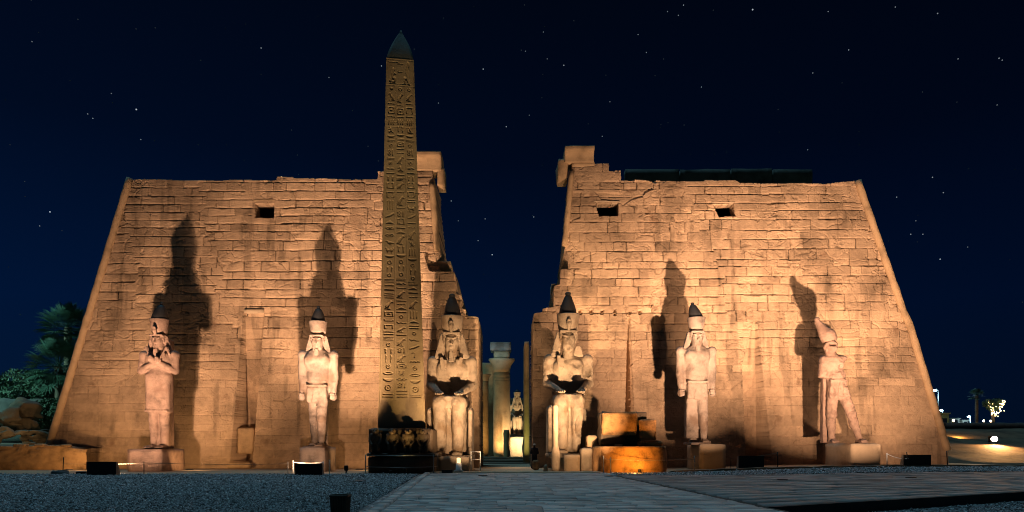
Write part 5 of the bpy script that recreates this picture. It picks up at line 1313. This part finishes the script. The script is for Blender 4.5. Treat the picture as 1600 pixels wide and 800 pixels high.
kiosk('yellow flat roofed kiosk at the edge of the right pylon', 1466, 1483, 645, 100, 'plaster_yellow')
kiosk('low pale booth right of the yellow kiosk', 1486, 1499, 653, 104, 'plaster_pale')
kiosk('low pale booth left of the promenade palm', 1504, 1513, 656, 106, 'plaster_pale')
for u, v, lab in ((1537, 657.5, 'low globe lamp right of the promenade palm'), (1548, 658, 'low globe lamp at the foot of the fairy light tree'), (1490, 657, 'low globe lamp in front of the pale booth')):
    Y = 90; c = P(u, v, Y); r_ = thing('bollard_light', lab, 'bollard light', (c.x, Y, ZP), 'low globe lamps on the promenade')
    tube('post', [(c.x, Y, ZP), (c.x, Y, c.z)], .06, M['grey_metal'], r_)
    bm = bmesh.new(); bmesh.ops.create_icosphere(bm, subdivisions=2, radius=.13, matrix=Matrix.Translation(c)); link('globe', bm_mesh('globe', bm), WARML, r_, smooth=True)
# bare bent post far right
# floodlight on the slope, aimed at the temple side
c = P(1553, 686, 62); g = thing('floodlight', 'glaring white floodlight on the sand slope at the right edge', 'floodlight', (c.x, 62, c.z - .5))
box('housing', (c.x - .34, 61.95, c.z - .26), (c.x + .34, 62.3, c.z + .26), M['black_metal'], g, .03)
bm = bmesh.new(); bmesh.ops.create_uvsphere(bm, u_segments=20, v_segments=10, radius=.5, matrix=Matrix.Translation((c.x, 61.94, c.z)) @ Matrix.Diagonal((.62, .12, .46, 1))); link('lens', bm_mesh('lens', bm), emit('flood_lens', (1, .86, .72), 60), g, smooth=True)
for s in (-1, 1): tube('bracket', [(c.x + s * .37, 62.1, c.z), (c.x + s * .37, 62.1, c.z - .7)], .03, M['black_metal'], g)
flood((c.x, 61.6, c.z + .15), (c.x - 4, 52, -1), 900, (1, .48, .15), .5, 150)
flood((PX(1500, 64), 64, slope_z(np.array(PX(1500, 64)), np.array(64.)) + .5), (PX(1500, 70), 72, 1), 150, (1, .50, .12), .3)

# ================================================================== FLOODLIGHT BOXES, FENCES, SMALL THINGS
def light_box(label, u0, u1, Y, h, base):
    """dark sheet metal shield, open at the back, with two lamps behind it"""
    x0, x1 = PX(u0, Y), PX(u1, Y); root = thing('floodlight_box', label, 'floodlight', ((x0 + x1) / 2, Y, base), 'dark floodlight boxes before the pylon')
    bm = bmesh.new(); d = .62
    box_bm(bm, (x0, Y, base), (x1, Y + .03, base + h))
    link('front_panel', bm_mesh('front_panel', bm), M['black_metal'], root)
    for x in (x0, x1 - .03):
        bm = bmesh.new(); a = [bm.verts.new(q) for q in ((x, Y + .032, base), (x, Y + d * .62, base), (x, Y + d * .62, base + h * .3), (x, Y + .16, base + h), (x, Y + .032, base + h))]
        f = bm.faces.new(a); r_ = bmesh.ops.extrude_face_region(bm, geom=[f]); 
        for v in r_['geom']:
            if isinstance(v, bmesh.types.BMVert): v.co.x += .03
        bmesh.ops.recalc_face_normals(bm, faces=bm.faces); link('side_panel', bm_mesh('side_panel', bm), M['grey_metal'], root)
    for t in (.28, .72):
        xx = x0 + (x1 - x0) * t; box('lamp', (xx - .2, Y + .12, base + .05), (xx + .2, Y + .36, base + .3), M['black_metal'], root, .02)
    return root
light_box('dark floodlight box left of the plinth of the king with crossed arms', 136, 181, 36.6, .74, .03)
light_box('dark floodlight box inside the white roped posts, by the king beside the obelisk', 461, 503, 36.6, .66, .03)
g3 = float(G(14.5, 42)) + .08; light_box('dark floodlight box in front of the wide wall recess, right of the square legged king', 1154, 1194, 41.6, .78, g3)
g4 = float(G(24.5, 42)) + .08; light_box('dark floodlight box near the right end of the pylon', 1412, 1455, 41.4, .70, g4)
o = box('cable_box', (PX(118, 37.9), 37.9, .02), (PX(134, 37.9), 38.3, .20), M['black_metal'], None, .02); tag(o, 'low black cable box left of the leftmost floodlight box', 'box')
o = box('cable_box', (PX(690, 39.2), 39.2, .02), (PX(707, 39.2), 39.5, .26), M['black_metal'], None, .02); tag(o, 'low black box left of the lit bollard by the left seated colossus', 'box')

def post(label, u, Y, h, m, r=.025, base=None, lean=0, group='thin barrier posts before the pylon'):
    x = PX(u, Y); b = float(G(x, Y)) if base is None else base
    o = tube('barrier_post', [(x, Y, b - .05), (x + lean * .5, Y, b + h * .5), (x + lean, Y, b + h)], r, M[m]); return tag(o, label, 'post', group)
def rope(label, a, b, sag=.05, m='rope', r=.014):
    a = Vector(a); b = Vector(b); pts = []
    for i in range(13): t = i / 12; p = a.lerp(b, t); p.z -= sag * 4 * t * (1 - t); pts.append(p)
    o = tube('barrier_rope', pts, r, M[m], None, 5); return tag(o, label, 'rope', 'barrier ropes')
def pt(u, Y, z): x = PX(u, Y); return (x, Y, float(G(x, Y)) + z)
post('dark barrier post standing in a heap of black rubble at far left', 98, 38.2, .98, 'black_metal', lean=.05)
post('dark barrier post in front of the plinth of the king with crossed arms', 225, 38.6, .74, 'black_metal')
post('leftmost short barrier post beside the roped floodlight box', 450, 38.9, .72, 'grey_metal')
post('white lit post at the left end of the bright rope', 458, 38.75, .80, 'white_paint', .03)
post('white lit post at the right end of the bright rope', 505, 38.75, .74, 'white_paint', .03)
post('white post just right of the bright roped floodlight box', 515, 38.9, .82, 'white_paint', .03)
post('grey post on the gravel edge left of the lit drum', 943, 39.0, 1.05, 'grey_metal', .03)
post('grey post in front of the orange broken obelisk base', 954, 38.7, .98, 'grey_metal', .03)
post('grey post left of the plinth of the square legged king', 1085, 40.4, .98, 'grey_metal', .03)
post('dark post just left of the floodlight box at the wide recess', 1142, 42.4, .78, 'black_metal')
post('dark post right of the floodlight box at the wide recess', 1215, 42.0, 1.05, 'black_metal', .03)
post('white post right of the cream plinth of the battered king', 1386, 42.6, .88, 'white_paint', .035)
post('leaning dark post in front of the rightmost floodlight box', 1419, 41.2, .95, 'black_metal', .03, lean=-.08)
post('dark post at the right foot of the pylon', 1481, 42, 1.0, 'black_metal', .03, lean=-.08)
rope('long thin rope from the far left post to the first plinth', pt(98, 38.2, .62), pt(225, 38.6, .62), .02)
rope('thin rope running from the first plinth towards the wall recess', pt(225, 38.6, .66), pt(450, 38.9, .6), .05)
rope('bright white rope across the roped floodlight box', pt(458, 38.75, .70), pt(505, 38.75, .68), .06, 'white_paint', .03)
rope('thin rope between the two posts of the orange base', pt(943, 39.0, .95), pt(954, 38.7, .88), .05)
rope('rope along the orange base to the post by the square legged king', pt(954, 38.7, .85), pt(1085, 40.4, .8), .06)
rope('rope sagging over the floodlight box at the wide recess', pt(1142, 42.4, .74), pt(1215, 42.0, .98), .06)
rope('rope hanging from the white post beside the battered king', pt(1386, 42.6, .82), pt(1419, 41.2, .55), .10, 'white_paint', .02)
# rubble round the far left post
S = Solid((-1, -1, -.4), (1, 1, .8), .06); 
for i in range(9): a = random.uniform(0, 6.3); q = random.uniform(0, .5); S.ell((q * math.cos(a), q * math.sin(a), random.uniform(0, .15)), (random.uniform(.2, .34), .25, random.uniform(.14, .26)), k=.05)
S.wear(.06, .2, 4); me = S.mesh('rubble_heap', .8, pt(98, 38.25, .02)); tag(link('rubble_heap', me, M['mud_wall'], smooth=True), 'small dark heap of stones round the far left post', 'rubble')
# fence round the obelisk pedestal
fe = thing('pedestal_fence', 'low metal fence round the baboon pedestal of the obelisk', 'fence', (PX(626, 39.4), 39.4, 0))
fx = [(571, 39.3), (677.5, 39.3)]
for u, Y in ((571, 39.3), (577, 40.6), (677.5, 39.3), (684, 40.9)):
    x = PX(u, Y); tube('post', [(x, Y, 0), (x, Y, 1.12)], .03, M['grey_metal'], fe)
for z in (.42, 1.08):
    tube('rail', [(PX(571, 39.3), 39.3, z), (PX(624, 39.3), 39.3, z - .04), (PX(677.5, 39.3), 39.3, z)], .016, M['grey_metal'], fe, 5)
    tube('rail', [(PX(677.5, 39.3), 39.3, z), (PX(684, 40.9), 40.9, z)], .016, M['grey_metal'], fe, 5)
    tube('rail', [(PX(571, 39.3), 39.3, z), (PX(577, 40.6), 40.6, z)], .016, M['grey_metal'], fe, 5)
# small fence by the left colossus
fe = thing('plinth_fence', 'thin white barrier round the right side of the left seated colossus plinth', 'fence', (PX(748, 41.6), 41.6, 0))
for u, Y in ((736, 42.3), (750.5, 41.4)): tube('post', [(PX(u, Y), Y, 0), (PX(u, Y), Y, 1.28)], .03, M['white_paint'], fe)
for z in (.8, 1.25): tube('rail', [(PX(736, 42.3), 42.3, z), (PX(750.5, 41.4), 41.4, z)], .02, M['white_paint'], fe, 5)
# spotlights on the ground
def spot(label, u, Y, h, wd, cat='spotlight', z=.0):
    x = PX(u, Y); b = float(G(x, Y)) + z; root = thing('ground_spotlight', label, cat, (x, Y, b), 'small ground spotlights')
    lathe('stand', [(wd * .9, 0), (wd, .04), (wd * .35, .08), (wd * .3, h * .45)], (x, Y, b), M['black_metal'], root, 14)
    lathe('lamp_head', [(wd * .55, h * .42), (wd * .8, h * .5), (wd * .8, h * .95), (wd * .6, h)], (x, Y, b), M['black_metal'], root, 14)
    return root
spot('dark ground spotlight between the roped box and the obelisk', 541, 38.6, .52, .15)
spot('small ground spotlight before the baboons, nearest the middle of the pedestal', 633, 39.0, .36, .12)
spot('smaller ground spotlight left of the one before the baboons', 611, 39.0, .22, .12)
spot('small ground spotlight at the foot of the orange broken base', 999, 39.3, .28, .12)
# lit bollard
bx_ = PX(716, 39.6); bl = thing('bollard_light', 'glowing yellow stepped bollard light before the left seated colossus', 'bollard light', (bx_, 39.9, .12))
lathe('base', [(.27, .13), (.27, .20), (.17, .24), (.16, .62)], (bx_, 39.9, 0), M['white_paint'], bl, 20)
lathe('glow_head', [(.10, .622), (.11, .66), (.11, .90), (.05, .93)], (bx_, 39.9, 0), emit('bollard_glow', (1, .66, .28), 2.2), bl, 20)
# litter basket on the gravel
Yb = 14.0; xb = PX(532, Yb); lb = thing('litter_basket', 'dark open litter basket standing on the gravel at the bottom edge', 'litter bin', (xb, Yb, .03))
def basket():
    bm = bmesh.new(); hh = 1.6 - (774 - 697) / F * Yb; w0, w1, d = .135, .165, .2
    zb_, zt_ = -.02, hh
    pr = [(w0, zb_), (w1, zt_)]
    V = []
    for s_, q in ((1, 0), (.93, .02)):
        for w_, z in pr: V.append([bm.verts.new((xb + a * w_ * s_, Yb + b * w_ * s_, z + (q if z == zb_ else 0))) for a, b in ((-1, -1), (1, -1), (1, 1), (-1, 1))])
    for i in range(4):
        j = (i + 1) % 4
        bm.faces.new((V[0][i], V[0][j], V[1][j], V[1][i])); bm.faces.new((V[2][j], V[2][i], V[3][i], V[3][j])); bm.faces.new((V[1][i], V[1][j], V[3][j], V[3][i]))
    bm.faces.new(V[2]); bm.faces.new(V[0][::-1]); bmesh.ops.recalc_face_normals(bm, faces=bm.faces)
    link('basket_body', bm_mesh('basket_body', bm), M['crate_wood'], lb)
    for k in range(7):                                     # slats on the outside
        for a, ax in ((-1, 0), (1, 0), (-1, 1), (1, 1)):
            pass
    bm = bmesh.new()
    for i in range(4):
        c = [(-1, -1), (1, -1), (1, 1), (-1, 1)]; p, q = c[i], c[(i + 1) % 4]
        tube_bm(bm, [(xb + p[0] * w1 * 1.03, Yb + p[1] * w1 * 1.03, zt_), (xb + q[0] * w1 * 1.03, Yb + q[1] * w1 * 1.03, zt_)], .022, 6)
    link('rim', bm_mesh('rim', bm), M['crate_wood'], lb)
    bm = bmesh.new()
    for k in range(6):
        t = -.8 + 1.6 * k / 5
        for f in ((0, -1), (1, 0), (-1, 0), (0, 1)):
            a = Vector((xb + (f[0] if f[0] else t) * w0 * 1.01, Yb + (f[1] if f[1] else t) * w0 * 1.01, zb_ + .02)); b = Vector((xb + (f[0] if f[0] else t) * w1 * 1.01, Yb + (f[1] if f[1] else t) * w1 * 1.01, zt_ - .03)); tube_bm(bm, [a, b], .016, 5)
    o = link('slats', bm_mesh('slats', bm), M['crate_wood'], lb); o.name = 'slat_lattice'
basket()
# guard standing in the dark of the gateway
def person(u, Y):
    x = PX(u, Y); root = thing('person', 'person in a dark robe and white headwrap standing in the dark gateway', 'person', (x, Y, .04))
    S = Solid((-.42, -.34, -.02), (.42, .34, 1.75), .022)
    S.box((0, 0, .55), (.23, .17, .52), (.17, .12), rd=.08, k=.05); S.ell((0, 0, 1.2), (.19, .12, .27), k=.06); S.ell((0, .0, 1.36), (.2, .105, .1), k=.05)
    for s in (-1, 1):
        S.cap((.2 * s, 0, 1.36), (.25 * s, -.02, 1.08), .065, .055, k=.03); S.cap((.25 * s, -.02, 1.08), (.08 * s, -.16, .98), .052, .04, k=.02); S.ell((.05 * s, -.18, .98), (.045, .04, .04), k=.02)
        for i in range(4): S.cap((.04 * s, -.215, 1.0 - i * .018), (-.01 * s, -.22, .995 - i * .018), .009, .008, k=.004)
        S.ell((.09 * s, -.1, .03), (.05, .13, .04), k=.02)
    S.cap((0, 0, 1.42), (0, -.01, 1.52), .055, .055, k=.02); S.ell((0, -.01, 1.60), (.075, .095, .115), k=.02); S.cap((0, -.1, 1.61), (0, -.12, 1.585), .012, .016, k=.01)
    for s in (-1, 1): S.ell((.03 * s, -.103, 1.62), (.016, .012, .01), k=.005, sub=True); S.ell((.078 * s, 0, 1.6), (.012, .02, .03), k=.01)
    link('body', S.mesh('body', 1, (x, Y, .04)), M['cloth_dark'], root, smooth=True)
    T = Solid((-.16, -.16, 1.5), (.16, .16, 1.82), .018); T.ell((0, .0, 1.68), (.105, .12, .075), k=.02); T.ell((0, .01, 1.65), (.108, .122, .03), k=.01)
    link('headwrap', T.mesh('headwrap', 1, (x, Y, .02)), M['cloth_white'], root, smooth=True)
person(835, 47)
o = rough_block('stone_block', (PX(832, 45.2), 45.2, .03), (PX(843, 45.2), 46.0, .68), M['rubble'], amp=.03, cut=.12, seed=4, chips=.1); tag(o, 'reddish stone block in front of the person in the gateway', 'stone block')

# ================================================================== FLOODLIGHTING
def added_disc(label, x, y):  # added sunk fixture, set where a flood needs a source
    z = float(G(x, y)) + .07; root = thing('added_uplight', label, 'uplight', (x, y, z), 'added uplights sunk in the ground')
    lathe('rim', [(.24, 0), (.24, .03), (.19, .034)], (x, y, z), M['black_metal'], root, 20); lathe('lens', [(.188, .01), (.186, .030), (.05, .0302)], (x, y, z), M['white_paint'], root, 20); return z
WALLC = (1.0, .60, .36)
added_disc('added sunk uplight in the gravel right of the leftmost floodlight box', -21.5, 36.9)
for x, y, zz_, pw, tx, sp_ in ((-21.5, 36.9, .3, 1700, -25.0, 90), (-21.15, 36.9, .3, 290, -25.6, 88), (-11.45, 37.0, .78, 1250, -11.2, 66), (-11.1, 37.0, .78, 220, -11.0, 66)):
    flood((x, y, zz_), (tx, 51, 13.8), pw, WALLC, .3, sp_)
z1 = added_disc('added sunk uplight in the side path before the square legged king', 12.25, 31.3); z2 = added_disc('added sunk uplight in the side path before the battered king', 18.7, 32.4)
for x, yl, zl, tx in ((12.25, 31.3, z1, 11.6), (18.7, 32.4, z2, 23.4)):
    flood((x, yl, zl + .22), (tx, 51, 12.6 if x < 15 else 14), 1600 if x < 15 else 2500, WALLC, .36, 56 if x < 15 else 70)
for lab, x, y, p in (('added sunk uplight by the foot of the wall left of the first plinth', -28.6, 44.6, 120), ('added sunk uplight by the foot of the wall below the tall wall recess', -20.9, 44.8, 150), ('added sunk uplight by the foot of the wall left of the obelisk pedestal', -9.9, 44.8, 120)):
    z_ = added_disc(lab, x, y); flood((x, y, z_ + .1), (x, 50.3, 3.4), p, (1, .55, .22), .25, 150)  # added low lamps for the warm pools at the wall foot
flood((-11.4, 37.0, .8), (-12.4, 44, 1.2), 75, WALLC, .25, 64)  # this and the next: added lamps to light the two left plinths
flood((-21.5, 36.9, .32), (-23.2, 44, 1.4), 75, WALLC, .25, 64)
# lamp behind the rightmost box washes the foot of the wall
flood((PX(1434, 42.0), 42.0, g4 + .35), (28.0, 50.5, 6), 260, WALLC, .3, 110)
flood((PX(150, 38.3), 38.6, .2), (-31.5, 45, 1.5), 110, (1, .50, .15), .2, 100)
# seated colossi and gateway
GOLD = (1.0, .62, .33)
added_disc('added sunk uplight in the paved path, left of its middle', -1.5, 35.6); added_disc('added sunk uplight in the paved path near its right kerb', 4.9, 35.0)
flood((-1.5, 35.6, .2), (-3.5, 46, 6.6), 520, GOLD, .3, 58)
flood((4.9, 35.0, .2), (3.0, 46, 6.8), 570, GOLD, .3, 52)
flood((PX(880, 39.9), 40.0, .3), (PX(868, 42), 42.2, 1.5), 9, GOLD, .15)
flood((PX(917, 39.9), 40.2, .3), (PX(917, 42), 42.3, 1.0), 12, GOLD, .15)
# obelisk
flood((PX(631, 38.3), 38.3, .30), (PX(627, 42), 42.3, 17), 115, (1.0, .62, .20), .14, 90)
added_disc('added sunk uplight in the gravel before the obelisk', -6.6, 30.0)
flood((-6.6, 30.0, .2), (-6.8, 42.6, 22.5), 150, (1.0, .68, .36), .2, 36)
flood((PX(633, 38.9), 38.95, .30), (PX(630, 40.4), 40.9, 1.9), 55, (1.0, .48, .14), .1)
# broken base
flood((PX(999, 39.3), 39.25, .30), (PX(990, 41), 41.4, 1.9), 9, (1.0, .42, .06), .14, 150)
flood((PX(992, 37.4), 37.4, .25), (PX(988, 41), 41.4, 1.9), 85, (1.0, .40, .05), .2, 110)  # added wider orange wash from further out, no fixture
# court
flood((PX(774, 75.5), 75.5, .6), (PX(784, 78), 78, 5), 130, (1.0, .58, .22), .3)
flood((PX(812, 74), 73.5, .9), (PX(808, 80), 80, 4), 210, (1.0, .74, .40), .3, 80)
flood((PX(768, 76), 73, 10.5), (PX(782, 78), 78, 13.2), 16, (.30, .72, 1.0), .3, 70)
flood((PX(757, 84), 82.6, .6), (PX(757, 86), 86, 5), 60, (1.0, .56, .14), .3)
flood((PX(822, 60), 60.5, .5), (PX(822, 62.5), 63, 5), 40, (.85, .9, .25), .2)
flood((0.2, 53.0, 2.6), (0, 47.5, 0), 50, GOLD, .3)
# unseen cool lamp, added high out of frame to light the left trees
flood((-66, 44, 13), (-43, 64, 7.5), 1400, (.42, .95, .85), .6, 60)
flood((PX(20, 50), 49.5, 2.6), (PX(26, 55), 55, 3.2), 22, (1.0, .66, .30), .3)

# ================================================================== STARS (small glowing bodies very far off)
def stars():
    L = [(213,171,1),(137,178,.4),(145,185,.45),(174,146,.35),(408,75,.5),(514,121,.35),(78,331,.9),(62,353,.4),(50,65,.3),(1068,8,.5),(1043,18,.35),(1060,24,.4),(1176,15,1),(1294,18,.4),(1399,11,.4),(1465,21,.5),(1326,78,.5),(1497,92,.4),(1561,91,.5),(1566,94,.4),(1010,82,.4),(997,54,.4),(755,108,.65),(881,102,.6),(791,198,.6),(769,398,.9),(758,342,.5),(834,339,.55),(747,376,.5),(705,314,.55),(692,400,.3),(953,159,.35),(1096,136,.4),(941,213,.4),(849,50,.3),(1457,277,.55),(1474,301,.5),(1401,308,.5),(1423,366,.55),(1442,366,.5),(1469,405,.75),(1270,114,.4),(1558,164,.3),(1262,234,.35),(685,161,.35),(827,180,.3),(1431,345,.35),(1512,386,.3),(220,218,.4),(596,103,.55),(821,80,.3),(855,92,.3),(716,345,.35)]
    rs = np.random.RandomState(12)
    for i in range(230): L.append((rs.uniform(-300, 1900), rs.uniform(-300, 520), rs.uniform(.02, .11)))
    bm = bmesh.new(); lay = bm.verts.layers.float.new('tone'); D = 4000
    for u, v, b in L:
        d = Vector((u - 800, F, HZ - v)).normalized() * D + Vector((0, 0, CAMZ)); r_ = D / F * (.62 + .45 * b)
        for vt in bmesh.ops.create_icosphere(bm, subdivisions=1, radius=r_, matrix=Matrix.Translation(d))['verts']: vt[lay] = b
    m = bpy.data.materials.new('starlight'); m.use_nodes = True; t = m.node_tree; t.nodes.clear()
    a = t.nodes.new('ShaderNodeAttribute'); a.attribute_name = 'tone'; e_ = t.nodes.new('ShaderNodeEmission'); o_ = t.nodes.new('ShaderNodeOutputMaterial')
    ml = t.nodes.new('ShaderNodeMath'); ml.operation = 'MULTIPLY'; ml.inputs[1].default_value = .45; e_.inputs[0].default_value = (.78, .88, 1, 1)
    t.links.new(a.outputs['Fac'], ml.inputs[0]); t.links.new(ml.outputs[0], e_.inputs[1]); t.links.new(e_.outputs[0], o_.inputs[0])
    m.cycles.emission_sampling = 'NONE'
    o = link('stars', bm_mesh('stars', bm), m); o['kind'] = 'stuff'
stars()

# ================================================================== ORIGINS: each part turns about its own middle, each thing about its foot
bpy.context.view_layer.update()
def recentre(o):
    kids = list(o.children)
    if o.type == 'MESH' and o.data.users == 1 and len(o.data.vertices):
        n_ = len(o.data.vertices); a = np.empty(n_ * 3, np.float32); o.data.vertices.foreach_get('co', a); a = a.reshape(-1, 3)
        c = (a.min(0) + a.max(0)) / 2
        if not o.parent: c[2] = a[:, 2].min()
        o.data.vertices.foreach_set('co', (a - c).ravel()); o.data.update(); c = Vector([float(q) for q in c]); o.location += c
        for k in kids: k.location -= c
    for k in kids: recentre(k)
for o in [q for q in sc.objects if not q.parent]: recentre(o)
